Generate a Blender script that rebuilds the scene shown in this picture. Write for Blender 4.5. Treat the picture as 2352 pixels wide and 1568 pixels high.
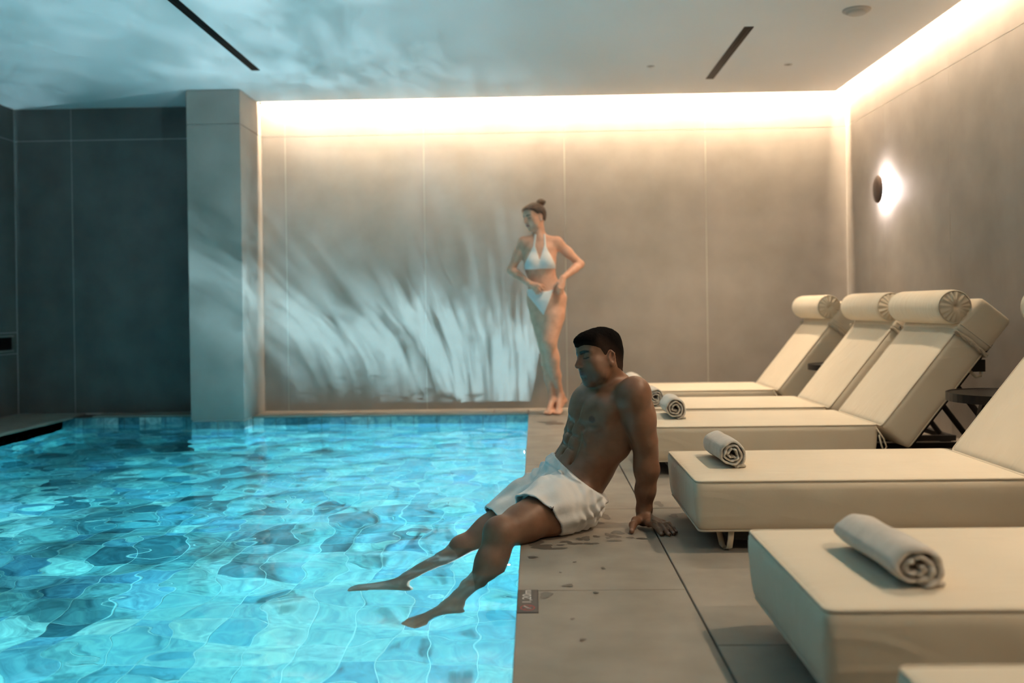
import bpy, bmesh, math, random
import numpy as np
from mathutils import Vector, Matrix

for _o in list(bpy.data.objects):
    bpy.data.objects.remove(_o, do_unlink=True)
scene = bpy.context.scene
C = scene.collection
rng = random.Random(7)

# ------------------------------------------------------------------ camera
CAM_H = 0.854
YAW, PITCH, ROLL, SHIFT_PX = 0.0233, 0.0055, 0.0138, 65.0
FPX = 2287.0
cam_data = bpy.data.cameras.new('camera')
cam_data.sensor_width = 36.0
cam_data.lens = FPX / 2352.0 * 36.0
cam_data.shift_y = -SHIFT_PX / 2352.0
cam_data.clip_start = 0.05
cam_data.clip_end = 100.0
cam_data.dof.use_dof = True
cam_data.dof.focus_distance = 3.85
cam_data.dof.aperture_fstop = 2.0
cam = bpy.data.objects.new('camera', cam_data)
C.objects.link(cam)
_f = Vector((-math.sin(YAW) * math.cos(PITCH), math.cos(YAW) * math.cos(PITCH), -math.sin(PITCH)))
_r = Vector((math.cos(YAW), math.sin(YAW), 0.0))
_d = _f.cross(_r)
_r2 = math.cos(ROLL) * _r + math.sin(ROLL) * _d
_d2 = -math.sin(ROLL) * _r + math.cos(ROLL) * _d
cam.matrix_world = Matrix(((_r2.x, -_d2.x, -_f.x, 0.0), (_r2.y, -_d2.y, -_f.y, 0.0),
                           (_r2.z, -_d2.z, -_f.z, CAM_H), (0, 0, 0, 1)))
scene.camera = cam

# ------------------------------------------------------------------ world, exposure, renderer switches
world = bpy.data.worlds.new('world')
scene.world = world
world.use_nodes = True
world.node_tree.nodes['Background'].inputs[0].default_value = (0.02, 0.024, 0.03, 1)
world.node_tree.nodes['Background'].inputs[1].default_value = 0.2
scene.view_settings.view_transform = 'Standard'
scene.view_settings.look = 'None'
scene.view_settings.exposure = 0.58
scene.view_settings.gamma = 1.0
scene.view_settings.use_curve_mapping = False
scene.cycles.use_denoising = True
scene.cycles.use_adaptive_sampling = True
scene.cycles.adaptive_threshold = 0.04
scene.cycles.caustics_refractive = True
scene.cycles.caustics_reflective = False
scene.cycles.use_light_tree = False
scene.cycles.max_bounces = 8
scene.cycles.diffuse_bounces = 3
scene.cycles.transmission_bounces = 6
scene.cycles.sample_clamp_indirect = 6.0

# light levels (the lamps themselves are built further down)
COVE_EMIT = 465.0            # LED strips in the two ceiling coves
COVE_COL = (1.0, 0.74, 0.50)
SCONCE_POWER = 13.0
FILL_POWER = 62.0  # fill spots added in the ceiling over the loungers
FILL_COL = (1.0, 0.77, 0.54)
SCONCE_COL = (1.0, 0.86, 0.84)
POOL_POWER = 88.0
POOL_COL = (0.74, 0.93, 1.0)

# ------------------------------------------------------------------ helpers
def link(o, parent=None):
    C.objects.link(o)
    if parent is not None:
        o.parent = parent
    return o

def tag(o, label=None, cat=None, group=None, kind=None):
    if label: o['label'] = label
    if cat: o['category'] = cat
    if group: o['group'] = group
    if kind: o['kind'] = kind
    return o

def empty(name, loc=(0, 0, 0), rz=0.0, label=None, cat=None, group=None, kind=None):
    o = bpy.data.objects.new(name, None)
    o.empty_display_size = 0.1
    o.location = loc
    o.rotation_euler = (0, 0, rz)
    link(o)
    return tag(o, label, cat, group, kind)

def obj(name, bm, mat, parent=None, smooth=False, loc=(0, 0, 0)):
    me = bpy.data.meshes.new(name)
    bmesh.ops.recalc_face_normals(bm, faces=bm.faces)
    bm.to_mesh(me)
    bm.free()
    if smooth:
        me.polygons.foreach_set('use_smooth', [True] * len(me.polygons))
    me.materials.append(mat)
    o = bpy.data.objects.new(name, me)
    o.location = loc
    return link(o, parent)

def mobj(name, me, parent=None, loc=(0, 0, 0)):
    o = bpy.data.objects.new(name, me)
    o.location = loc
    return link(o, parent)

def copy_tree(o, parent=None):
    c = o.copy()
    C.objects.link(c)
    if parent is not None:
        c.parent = parent
    for ch in list(o.children):
        copy_tree(ch, c)
    return c

def box(bm, x0, x1, y0, y1, z0, z1):
    vs = [bm.verts.new((x, y, z)) for z in (z0, z1) for y in (y0, y1) for x in (x0, x1)]
    for f in ((0, 1, 3, 2), (4, 6, 7, 5), (0, 4, 5, 1), (2, 3, 7, 6), (0, 2, 6, 4), (1, 5, 7, 3)):
        bm.faces.new([vs[i] for i in f])
    return vs

def bbox(x0, x1, y0, y1, z0, z1, bevel=0.0, seg=1):
    bm = bmesh.new()
    box(bm, x0, x1, y0, y1, z0, z1)
    if bevel:
        bmesh.ops.bevel(bm, geom=list(bm.edges), offset=bevel, segments=seg, affect='EDGES', profile=0.5)
    return bm

def tube(bm, pts, r, n=8, closed=False, cap=True):
    """swept tube through pts; r is a radius or a list of radii"""
    pts = [Vector(p) for p in pts]
    m = len(pts)
    rr = r if isinstance(r, (list, tuple)) else [r] * m
    rings = []
    prev = None
    for i, p in enumerate(pts):
        if closed:
            t = (pts[(i + 1) % m] - pts[i - 1])
        else:
            t = pts[min(i + 1, m - 1)] - pts[max(i - 1, 0)]
        if t.length < 1e-9:
            t = Vector((0, 0, 1))
        t.normalize()
        if prev is None:
            a = Vector((0, 0, 1)) if abs(t.z) < 0.9 else Vector((1, 0, 0))
            u = t.cross(a).normalized()
        else:
            u = (prev - t * prev.dot(t))
            u = u.normalized() if u.length > 1e-6 else t.orthogonal().normalized()
        prev = u
        v = t.cross(u)
        rings.append([bm.verts.new(p + (u * math.cos(2 * math.pi * k / n) + v * math.sin(2 * math.pi * k / n)) * rr[i]) for k in range(n)])
    for i in range(m if closed else m - 1):
        A, B = rings[i], rings[(i + 1) % m]
        for k in range(n):
            bm.faces.new((A[k], A[(k + 1) % n], B[(k + 1) % n], B[k]))
    if cap and not closed:
        bm.faces.new(rings[0]); bm.faces.new(rings[-1])
    return rings

def lathe(bm, prof, n=32, axis='Z', cap=True):
    """prof: list of (radius, height)"""
    rings = []
    for r, h in prof:
        ring = []
        for k in range(n):
            a = 2 * math.pi * k / n
            c, s = r * math.cos(a), r * math.sin(a)
            p = {'Z': (c, s, h), 'X': (h, c, s), 'Y': (c, h, s)}[axis]
            ring.append(bm.verts.new(p))
        rings.append(ring)
    for A, B in zip(rings, rings[1:]):
        for k in range(n):
            bm.faces.new((A[k], A[(k + 1) % n], B[(k + 1) % n], B[k]))
    if cap:
        bm.faces.new(rings[0]); bm.faces.new(rings[-1])
    return rings

def cushion_mesh(bm, lx, ly, lz, r, puff=0.01, n=(26, 18, 6), wob=0.0, seed=0, taper=0.0):
    """rounded, slightly puffed upholstered block: x 0..lx, y -ly/2..ly/2, z 0..lz"""
    rnd = random.Random(seed)
    ph = [(rnd.uniform(2, 9), rnd.uniform(4, 14), rnd.uniform(0, 6.28)) for _ in range(5)]
    bm2 = bmesh.new()
    nx, ny, nz = n
    hx, hy, hz = lx / 2, ly / 2, lz / 2
    def put(u, v, w):
        p = Vector((u * hx, v * hy, w * hz))
        q = Vector((max(-hx + r, min(hx - r, p.x)), max(-hy + r, min(hy - r, p.y)), max(-hz + r, min(hz - r, p.z))))
        d = p - q
        if d.length > 1e-9:
            m = max(abs(d.x), abs(d.y), abs(d.z))
            p = q + d.normalized() * r * (m / r)
        e = (1 - abs(u) ** 4) * (1 - abs(v) ** 4)
        if w > 0.5:
            p.z += puff * e
            if wob:
                p.z += wob * e * sum(math.sin(a * p.x * 3 + b * p.y + c) for a, b, c in ph) / 5
        es = (1 - abs(w) ** 4)
        if abs(v) > 0.9: p.y += math.copysign(puff * .5 * es * (1 - u ** 4), v)
        if abs(u) > 0.9: p.x += math.copysign(puff * .5 * es * (1 - v ** 4), u)
        if taper:
            k = (1 - w) / 2
            p.x -= math.copysign(taper * k * k, u) * (abs(u) ** 6)
            p.y -= math.copysign(taper * k * k, v) * (abs(v) ** 6)
        if wob and abs(w) < .99:
            s = wob * .6 * es * sum(math.sin(a * (p.x + p.y) * 2 + c + b * .3 * w) for a, b, c in ph) / 5
            if abs(v) > 0.9: p.y += math.copysign(s, v)
            if abs(u) > 0.9: p.x += math.copysign(s, u)
        return p + Vector((hx, 0, hz))
    def lin(k, m):
        # denser towards the ends so the rounding holds
        t = k / m * 2 - 1
        return math.sin(t * math.pi / 2) * .55 + t * .45
    def face(f, a, b):
        g = [[bm2.verts.new(put(*f(lin(i, a), lin(j, b)))) for j in range(b + 1)] for i in range(a + 1)]
        for i in range(a):
            for j in range(b):
                bm2.faces.new((g[i][j], g[i + 1][j], g[i + 1][j + 1], g[i][j + 1]))
    for s in (-1, 1):
        face(lambda u, v: (u, v, s), nx, ny)
        face(lambda u, v: (u, s, v), nx, nz)
        face(lambda u, v: (s, u, v), ny, nz)
    bmesh.ops.remove_doubles(bm2, verts=bm2.verts, dist=1e-5)
    me = bpy.data.meshes.new('tmp')
    bm2.to_mesh(me); bm2.free()
    bm.from_mesh(me)
    bpy.data.meshes.remove(me)

def round_rect(x0, x1, y0, y1, z, r, n=5):
    pts = []
    for cx, cy, a0 in ((x1 - r, y1 - r, 0), (x0 + r, y1 - r, 90), (x0 + r, y0 + r, 180), (x1 - r, y0 + r, 270)):
        for k in range(n + 1):
            a = math.radians(a0 + 90 * k / n)
            pts.append((cx + r * math.cos(a), cy + r * math.sin(a), z))
    return pts

def densify(pts, step, closed=True):
    out = []
    m = len(pts)
    for i in range(m if closed else m - 1):
        a, b = Vector(pts[i]), Vector(pts[(i + 1) % m])
        k = max(1, int((b - a).length / step))
        out += [a.lerp(b, j / k) for j in range(k)]
    if not closed: out.append(Vector(pts[-1]))
    return out

# ------------------------------------------------------------------ materials
def new_mat(name):
    m = bpy.data.materials.new(name)
    m.use_nodes = True
    nt = m.node_tree
    return m, nt, nt.nodes['Principled BSDF']

def N(nt, t, **kw):
    n = nt.nodes.new(t)
    for k, v in kw.items():
        if k.startswith('i_'):
            n.inputs[k[2:].replace('_', ' ')].default_value = v
        else:
            setattr(n, k, v)
    return n

def ramp(nt, stops):
    n = nt.nodes.new('ShaderNodeValToRGB')
    e = n.color_ramp.elements
    while len(e) < len(stops): e.new(0.5)
    for el, (p, c) in zip(e, stops):
        el.position = p
        el.color = (*c, 1) if len(c) == 3 else c
    return n

def mat_noise(name, c0, c1, scale=6.0, rough=0.6, detail=6.0, bump=0.0, bscale=80.0, spec=0.3, metallic=0.0, coords='Object', stretch=(1, 1, 1), sheen=0.0):
    m, nt, b = new_mat(name)
    tc = N(nt, 'ShaderNodeTexCoord')
    mp = N(nt, 'ShaderNodeMapping')
    mp.inputs['Scale'].default_value = stretch
    nt.links.new(tc.outputs[coords], mp.inputs[0])
    n1 = N(nt, 'ShaderNodeTexNoise', i_Scale=scale, i_Detail=detail)
    nt.links.new(mp.outputs[0], n1.inputs['Vector'])
    r = ramp(nt, [(0.3, c0), (0.7, c1)])
    nt.links.new(n1.outputs['Fac'], r.inputs[0])
    nt.links.new(r.outputs[0], b.inputs['Base Color'])
    b.inputs['Roughness'].default_value = rough
    b.inputs['Metallic'].default_value = metallic
    b.inputs['Specular IOR Level'].default_value = spec
    if sheen:
        b.inputs['Sheen Weight'].default_value = sheen
    if bump:
        n2 = N(nt, 'ShaderNodeTexNoise', i_Scale=bscale, i_Detail=4.0)
        nt.links.new(mp.outputs[0], n2.inputs['Vector'])
        bp = N(nt, 'ShaderNodeBump', i_Strength=bump, i_Distance=0.004)
        nt.links.new(n2.outputs['Fac'], bp.inputs['Height'])
        nt.links.new(bp.outputs[0], b.inputs['Normal'])
    return m

def mat_flat(name, col, rough=0.5, metallic=0.0, spec=0.4):
    m, nt, b = new_mat(name)
    b.inputs['Base Color'].default_value = (*col, 1)
    b.inputs['Roughness'].default_value = rough
    b.inputs['Metallic'].default_value = metallic
    b.inputs['Specular IOR Level'].default_value = spec
    return m

def mat_emit(name, col, strength):
    m = bpy.data.materials.new(name)
    m.use_nodes = True
    nt = m.node_tree
    nt.nodes.clear()
    e = nt.nodes.new('ShaderNodeEmission')
    e.inputs[0].default_value = (*col, 1)
    e.inputs[1].default_value = strength
    o = nt.nodes.new('ShaderNodeOutputMaterial')
    nt.links.new(e.outputs[0], o.inputs[0])
    return m

def mat_pool_tile():
    m, nt, b = new_mat('pool_tile')
    g = N(nt, 'ShaderNodeNewGeometry')
    mp = N(nt, 'ShaderNodeVectorMath', operation='MULTIPLY_ADD')
    mp.inputs[1].default_value = (1 / TP, 1 / TP, 1 / TP)
    mp.inputs[2].default_value = (0.061 / TP + 100, 100.0, 100.5)
    nt.links.new(g.outputs['Position'], mp.inputs[0])
    fl = N(nt, 'ShaderNodeVectorMath', operation='FLOOR')
    nt.links.new(mp.outputs[0], fl.inputs[0])
    wn = N(nt, 'ShaderNodeTexWhiteNoise', noise_dimensions='3D')
    nt.links.new(fl.outputs[0], wn.inputs['Vector'])
    r = ramp(nt, [(0.0, (.050, .125, .16)), (0.2, (.095, .215, .26)), (0.4, (.18, .33, .36)), (0.6, (.26, .42, .43)),
                  (0.75, (.12, .26, .37)), (0.9, (.38, .52, .52)), (1.0, (.54, .64, .62))])
    nt.links.new(wn.outputs['Value'], r.inputs[0])
    # veins inside the stone
    off = N(nt, 'ShaderNodeVectorMath', operation='MULTIPLY_ADD')
    off.inputs[1].default_value = (9, 9, 9)
    nt.links.new(wn.outputs['Color'], off.inputs[0])
    nt.links.new(g.outputs['Position'], off.inputs[2])
    n1 = N(nt, 'ShaderNodeTexNoise', i_Scale=14.0, i_Detail=7.0, i_Distortion=1.2)
    nt.links.new(off.outputs[0], n1.inputs['Vector'])
    r2 = ramp(nt, [(0.3, (.42, .5, .55)), (0.52, (1.0, 1.0, 1.0)), (0.75, (1.75, 1.6, 1.45))])
    nt.links.new(n1.outputs['Fac'], r2.inputs[0])
    mx = N(nt, 'ShaderNodeMix', data_type='RGBA', blend_type='MULTIPLY')
    mx.inputs['Factor'].default_value = 1.0
    nt.links.new(r.outputs[0], mx.inputs['A'])
    nt.links.new(r2.outputs[0], mx.inputs['B'])
    nt.links.new(mx.outputs['Result'], b.inputs['Base Color'])
    b.inputs['Roughness'].default_value = 0.35
    return m

TP = 0.18     # pool tile pitch
M = {}
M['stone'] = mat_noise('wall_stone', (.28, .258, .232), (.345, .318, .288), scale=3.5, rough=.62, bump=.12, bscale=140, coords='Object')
M['stone_shaded'] = mat_noise('wall_stone_shaded', (.125, .118, .112), (.17, .16, .15), scale=3.5, rough=.6, bump=.12, bscale=140)  # wall stone with the shade of recess and left walls put into its colour
M['grout_light'] = mat_flat('wall_grout', (.62, .59, .55), .8)
M['ceiling'] = mat_noise('ceiling_paint', (.88, .875, .87), (.90, .895, .89), scale=1.2, rough=.9, spec=.1)
M['deck'] = mat_noise('deck_stone', (.25, .22, .18), (.345, .305, .255), scale=5.0, rough=.5, bump=.18, bscale=190, detail=9)
M['deck_grout'] = mat_flat('deck_grout', (.09, .08, .07), .9)
M['tile'] = mat_pool_tile()
M['pool_grout'] = mat_noise('pool_grout', (.55, .66, .66), (.66, .76, .75), scale=20, rough=.8)
def mat_cushion():
    m = mat_noise('cushion_fabric', (.70, .61, .47), (.76, .665, .52), scale=3.0, rough=.85, bump=.10, bscale=420, spec=.15, sheen=.15)
    nt = m.node_tree; b = nt.nodes['Principled BSDF']
    tc = N(nt, 'ShaderNodeTexCoord')
    fine = b.inputs['Normal'].links[0].from_socket
    mp = N(nt, 'ShaderNodeMapping'); mp.inputs['Scale'].default_value = (1.2, 6.0, 2.5); mp.inputs['Rotation'].default_value = (0, 0, .35)
    nt.links.new(tc.outputs['Object'], mp.inputs[0])
    n = N(nt, 'ShaderNodeTexNoise', i_Scale=1.5, i_Detail=1.0, i_Distortion=1.0); nt.links.new(mp.outputs[0], n.inputs['Vector'])
    r = ramp(nt, [(.42, (0, 0, 0)), (.52, (1, 1, 1)), (.60, (.2, .2, .2))]); nt.links.new(n.outputs['Fac'], r.inputs[0])
    bp = N(nt, 'ShaderNodeBump', i_Strength=.16, i_Distance=.010)
    nt.links.new(r.outputs[0], bp.inputs['Height']); nt.links.new(fine, bp.inputs['Normal']); nt.links.new(bp.outputs[0], b.inputs['Normal'])
    return m
M['fabric'] = mat_cushion()
M['piping'] = mat_noise('cushion_piping', (.62, .55, .43), (.68, .60, .48), scale=10, rough=.85, spec=.15)
M['rope'] = mat_noise('rope', (.45, .39, .30), (.6, .53, .42), scale=60, rough=.9, bump=.3)
M['frame'] = mat_noise('dark_frame', (.012, .010, .009), (.022, .018, .016), scale=8, rough=.45)
M['wood_dark'] = mat_noise('dark_wood', (.008, .006, .005), (.016, .012, .010), scale=5, rough=.4, stretch=(1, 12, 1))
M['towel'] = mat_noise('towel_terry', (.60, .555, .49), (.74, .69, .62), scale=18, rough=.95, bump=.9, bscale=320, spec=.05, sheen=.4)
M['black'] = mat_flat('black_metal', (.004, .004, .004), .6, spec=.2)
M['bronze'] = mat_flat('bronze', (.09, .065, .055), .35, .6)
M['plastic'] = mat_flat('white_plastic', (.55, .53, .51), .5)
M['plate'] = mat_flat('plate_black', (.018, .014, .013), .35)
M['print_white'] = mat_flat('print_white', (.75, .72, .68), .5)
M['print_red'] = mat_flat('print_red', (.42, .05, .045), .5)
M['wet'] = mat_flat('wet_stone', (.13, .112, .092), .4, spec=.3)
# ------------------------------------------------------------------ room dimensions
XR, XL, YB, YF = 2.63, -4.44, 8.44, -2.6
ZC = 2.61                    # ceiling underside
SLOT = 0.115                 # width of the light cove
PX, PY, PLX = -0.061, 8.05, -3.86          # pool edges: right, back, left
PY2 = 8.20                                  # pool back edge beside the pillar
PYF = -1.6                                  # pool edge behind the viewer
WZ = -0.074                                 # water level
PZ = -1.27                                  # pool bottom
COLX0, COLX1, COLY = -2.735, -2.31, 7.815   # pillar

def structure(name, bm, mat, parent=None, smooth=False):
    o = obj(name, bm, mat, parent, smooth)
    if parent is None: o['kind'] = 'structure'
    return o

# walls are a backing sheet with porcelain slabs hung on it, pale joints between
JT, PT = 0.004, 0.010
def slab_wall(name, origin, u, n, cols, rows, back_ext, mat='stone'):
    """origin at floor; u runs along the wall, n points into the room"""
    o, u, n = Vector(origin), Vector(u), Vector(n)
    root = empty(name, origin, kind='structure')
    bm = bmesh.new()
    (ua, ub, za, zb) = back_ext
    a, b = u * ua - n * .06, u * ub - n * .0012
    box(bm, min(a.x, b.x), max(a.x, b.x), min(a.y, b.y), max(a.y, b.y), za, zb)
    obj('backing', bm, M['grout_light'], root)
    for u0, u1 in zip(cols, cols[1:]):
        for z0, z1 in zip(rows, rows[1:]):
            a, b = u * (u0 + JT / 2) - n * PT, u * (u1 - JT / 2)
            bm = bbox(min(a.x, b.x), max(a.x, b.x), min(a.y, b.y), max(a.y, b.y), z0 + JT / 2, z1 - JT / 2)
            obj('panel', bm, M[mat], root)
    return root

ROWS = [0.0, 2.335, 2.86]
# back wall between pillar and right corner: joints read from the photograph
wall_back = slab_wall('wall_back', (0, YB, 0), (1, 0, 0), (0, -1, 0), [COLX1 + .002, -2.11, -0.928, 0.264, 1.453, XR], ROWS, (COLX1, XR, -.02, 2.9))
wall_recess = slab_wall('wall_recess', (0, YB, 0), (1, 0, 0), (0, -1, 0), [XL, -3.95, -2.87, COLX0 - .002], [0.0, 2.335, ZC - .002], (XL, COLX0, -.02, 2.63), 'stone_shaded')
wall_right = slab_wall('wall_right', (XR, 0, 0), (0, 1, 0), (-1, 0, 0), [YF, -0.73, .45, 1.63, 2.81, 3.99, 5.17, 6.36, 7.54, YB - .011], ROWS, (YF, YB, -.02, 2.9))
wall_left = slab_wall('wall_left', (XL, 0, 0), (0, 1, 0), (1, 0, 0), [YF, 1.5, 2.68, 3.86, 5.04, 6.22, 7.40, YB - .011], [0.0, .52, .70, 2.335, ZC - .002], (YF, YB, -.02, 2.63), 'stone_shaded')
wall_rear = slab_wall('wall_rear', (0, YF, 0), (1, 0, 0), (0, 1, 0), [XL + .011, -3.2, -2, -.8, .4, 1.6, XR - .011], [0.0, 2.335, ZC - .002], (XL, XR, -.02, 2.9))

# a dark slot let into the left wall
nb = empty('wall_niche', (XL + .004, 8.12, .61), label='dark horizontal slot let into the left wall beside the recess', cat='niche')
bm = bmesh.new(); box(bm, 0, .006, -.26, .20, -.055, .055); obj('recess', bm, M['black'], nb)
bm = bmesh.new(); box(bm, 0, .02, -.27, .21, -.068, -.055); box(bm, 0, .02, -.27, .21, .055, .068); obj('frame', bm, M['stone'], nb)

# pillar with its own slabs
pil = empty('pillar', (0, 0, 0), kind='structure')
obj('core', bbox(COLX0 + .01, COLX1 - .01, COLY + .01, YB, -.10, ZC), M['grout_light'], pil)
for z0, z1 in ((-.004, 2.335), (2.335, ZC - .002)):
    obj('panel', bbox(COLX0, COLX1, COLY, COLY + .01, z0 + .002, z1 - .002, .0015), M['stone'], pil)
    obj('panel', bbox(COLX1 - .01, COLX1, COLY + .0105, YB - .011, z0 + .002, z1 - .002), M['stone'], pil)
    obj('panel', bbox(COLX0, COLX0 + .01, COLY + .0105, YB - .011, z0 + .002, z1 - .002), M['stone'], pil)

# ceiling board, stopping short of the right and back wall, with the cove upstand behind it
cb = bmesh.new()
box(cb, XL, XR - SLOT, YF, COLY + .25, ZC, ZC + .03)
box(cb, XL, COLX1 - .02, COLY + .25, YB, ZC, ZC + .03)
box(cb, COLX1 - .02, XR - SLOT, COLY + .25, YB - SLOT, ZC, ZC + .03)
structure('ceiling', cb, M['ceiling'])
cb = bmesh.new()
box(cb, XL, XR, YF, YB, 2.86, 2.9)
box(cb, XR - SLOT - .16, XR - SLOT - .15, YF, YB - SLOT - .15, ZC + .03, 2.86)
box(cb, COLX1 - .03, XR - SLOT - .15, YB - SLOT - .16, YB - SLOT - .15, ZC + .03, 2.86)
structure('trim_1', cb, M['ceiling'])
bm = bmesh.new(); box(bm, COLX1 - .04, COLX1 - .03, COLY + .2, YB, ZC + .03, 2.86); structure('trim_2', bm, M['ceiling'])

# LED strips along the lip of the ceiling board inside the coves, shining down past the lip
def led(name, x0, x1, y0, y1, label, gain=1.0):
    r = empty(name, ((x0 + x1) / 2, (y0 + y1) / 2, ZC + .03), label=label, cat='light', group='cove light strips')
    cx, cy = (x0 + x1) / 2, (y0 + y1) / 2
    obj('channel', bbox(x0 - cx - .004, x1 - cx + .004, y0 - cy - .004, y1 - cy + .004, .125, .150), M['plastic'], r)
    obj('diffuser', bbox(x0 - cx, x1 - cx, y0 - cy, y1 - cy, .118, .124), mat_emit('led_' + name, COVE_COL, COVE_EMIT * gain), r)
    return r
led('light_strip', COLX1 + .02, XR - .02, YB - SLOT - .012, YB - SLOT + .010, 'warm light strip hidden in the cove above the back wall')
led('light_strip', XR - SLOT - .012, XR - SLOT + .010, YF + .1, YB - SLOT - .03, 'warm light strip hidden in the cove above the right wall', .42)

# ------------------------------------------------------------------ deck (floor)
floor = empty('floor', (0, 0, 0), kind='structure')
DT = .012
bm = bmesh.new()
box(bm, PX + .004, XR, YF, YB, -.40, -DT + .001)
box(bm, COLX1 - .1, PX + .004, PY + .004, YB, -.40, -DT + .001)
box(bm, XL, COLX1 - .1, PY2 + .004, YB, -.40, -DT + .001)
obj('screed', bm, M['deck_grout'], floor)
def deck_tile(x0, x1, y0, y1):
    g = .0025
    obj('tile', bbox(x0 + g, x1 - g, y0 + g, y1 - g, -DT, 0, .0018), M['deck'], floor)
def cols_between(edges, lo, hi):
    e = [lo] + [v for v in edges if lo + .05 < v < hi - .05] + [hi]
    return list(zip(e, e[1:]))
for a, b in cols_between([-1.8 + 1.2 * k for k in range(9)], YF, YB): deck_tile(PX - .006, .443, a, b)
for x0, x1 in ((.443, 1.63), (1.63, XR)):
    for a, b in cols_between([-.9 + 1.703 * k for k in range(6)], YF, YB): deck_tile(x0, x1, a, b)
for a, b in cols_between([-1.5, -.35], COLX1, PX - .006): deck_tile(a, b, PY - .004, YB)
deck_tile(-3.70, COLX0, PY2 - .004, YB)
# deck along the left side of the pool: a slab that overhangs a dark overflow gap
for a, b in cols_between([-1.8 + 1.2 * k for k in range(9)], YF, YB):
    obj('tile', bbox(XL, PLX, a + .002, b - .002, -.022, 0, .002), M['deck'], floor)
bm = bmesh.new(); box(bm, XL, PLX - .09, YF, YB, -.40, -.022); obj('gutter_wall', bm, M['black'], floor)

# ------------------------------------------------------------------ pool basin
pool = empty('pool_basin', (0, 0, 0), kind='structure')
tag(pool, 'tiled pool basin with blue green stone tiles under the water', 'pool')
bm = bmesh.new()
box(bm, PLX - .3, PX + .3, PYF - .3, PY2 + .3, PZ - .3, PZ - .0012)             # bottom slab
box(bm, PX + .0085, PX + .3, PYF - .3, PY2 + .3, PZ - .008, -.013)              # right side
box(bm, PLX - .3, PLX - .0985, PYF - .3, PY2 + .3, PZ - .008, -.023)            # left side
box(bm, COLX1, PX + .0085, PY + .0085, PY + .2, PZ - .008, -.013)               # back
box(bm, PLX - .0985, COLX0, PY2 + .0085, PY2 + .2, PZ - .008, -.013)
box(bm, COLX0 + .0085, COLX1 - .0085, COLY + .0085, PY2 + .2, PZ - .008, -.11)   # foot of the pillar
box(bm, PLX - .0985, PX + .0085, PYF - .3, PYF - .0085, PZ - .008, -.013)
obj('shell', bm, M['pool_grout'], pool)

GT = .0022
def tile_me(name, sx, sy, sz):
    bm = bbox(-sx, sx, -sy, sy, -sz, sz, .0015)
    bmesh.ops.recalc_face_normals(bm, faces=bm.faces)
    me = bpy.data.meshes.new(name); bm.to_mesh(me); bm.free(); me.materials.append(M['tile'])
    return me
tm_floor = tile_me('pool_tile', TP / 2 - GT, TP / 2 - GT, .005)
cells = []
nx = int((PX - (PLX - .09)) / TP) + 1
ny = int((PY2 - PYF) / TP) + 1
for i in range(nx):
    for j in range(ny):
        x, y = PX - (i + .5) * TP, math.floor(PYF / TP) * TP + (j + .5) * TP
        if x < PLX - .09 or y > PY2: continue
        if COLX0 < x < COLX1 and y > COLY: continue
        if x > COLX1 and y > PY: continue
        # apparent place through the surface: rays steepen to about 45 degrees under water
        ya = y - 1.2
        vis = y > 3.45 and abs(x - .0) < .56 * ya + .25
        cells.append((0 if vis else 1, x * x + y * y, x, y))
cells.sort()
rest = bmesh.new()
for k, (nv, d2, x, y) in enumerate(cells):
    if k < 300 and nv == 0:
        o = mobj('tile', tm_floor, pool, (x, y, PZ - .005))
        o.rotation_euler = (rng.uniform(-.006, .006), rng.uniform(-.006, .006), 0)
    else:
        box(rest, x - TP / 2 + GT, x + TP / 2 - GT, y - TP / 2 + GT, y + TP / 2 - GT, PZ - .01, PZ)
o = obj('tile_field', rest, M['tile'], pool); o['kind'] = 'stuff'
# wall tiles: the waterline row and the one below are single pieces, the rest one field
rest = bmesh.new()
def wall_run(axis, fixed, a0, a1, sgn, rows=7, single=2, ztop=-.014):
    n = max(1, round((a1 - a0) / TP)); w = (a1 - a0) / n
    for k in range(n):
        c = a0 + (k + .5) * w
        for r in range(rows):
            z1 = ztop - r * TP; z0 = max(z1 - TP, PZ)
            if z1 - z0 < .03: continue
            zc, hz = (z0 + z1) / 2, (z1 - z0) / 2 - GT
            hw = w / 2 - GT
            t = .008
            lo, hi = (fixed, fixed + t) if sgn > 0 else (fixed - t, fixed)
            bb = (c - hw, c + hw, lo, hi, zc - hz, zc + hz) if axis == 'x' else (lo, hi, c - hw, c + hw, zc - hz, zc + hz)
            if r < single:
                obj('tile', bbox(*bb, .0015), M['tile'], pool)
            else:
                box(rest, *bb)
wall_run('x', PY, COLX1 + .001, PX, 1)
wall_run('x', PY2, PLX - .09, COLX0 - .001, 1)
wall_run('x', COLY, COLX0, COLX1, 1, ztop=-.012)
wall_run('y', COLX1, COLY + .009, PY, -1, ztop=-.012)
wall_run('y', COLX0, COLY + .009, PY2, 1, ztop=-.012)
wall_run('y', PX, PYF, PY, 1, single=0)
wall_run('y', PLX - .09, PYF, PY2, -1, single=0, ztop=-.024)
wall_run('x', PYF, PLX - .09, PX, -1, single=0)
o = obj('wall_tile_field', rest, M['tile'], pool); o['kind'] = 'stuff'

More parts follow.
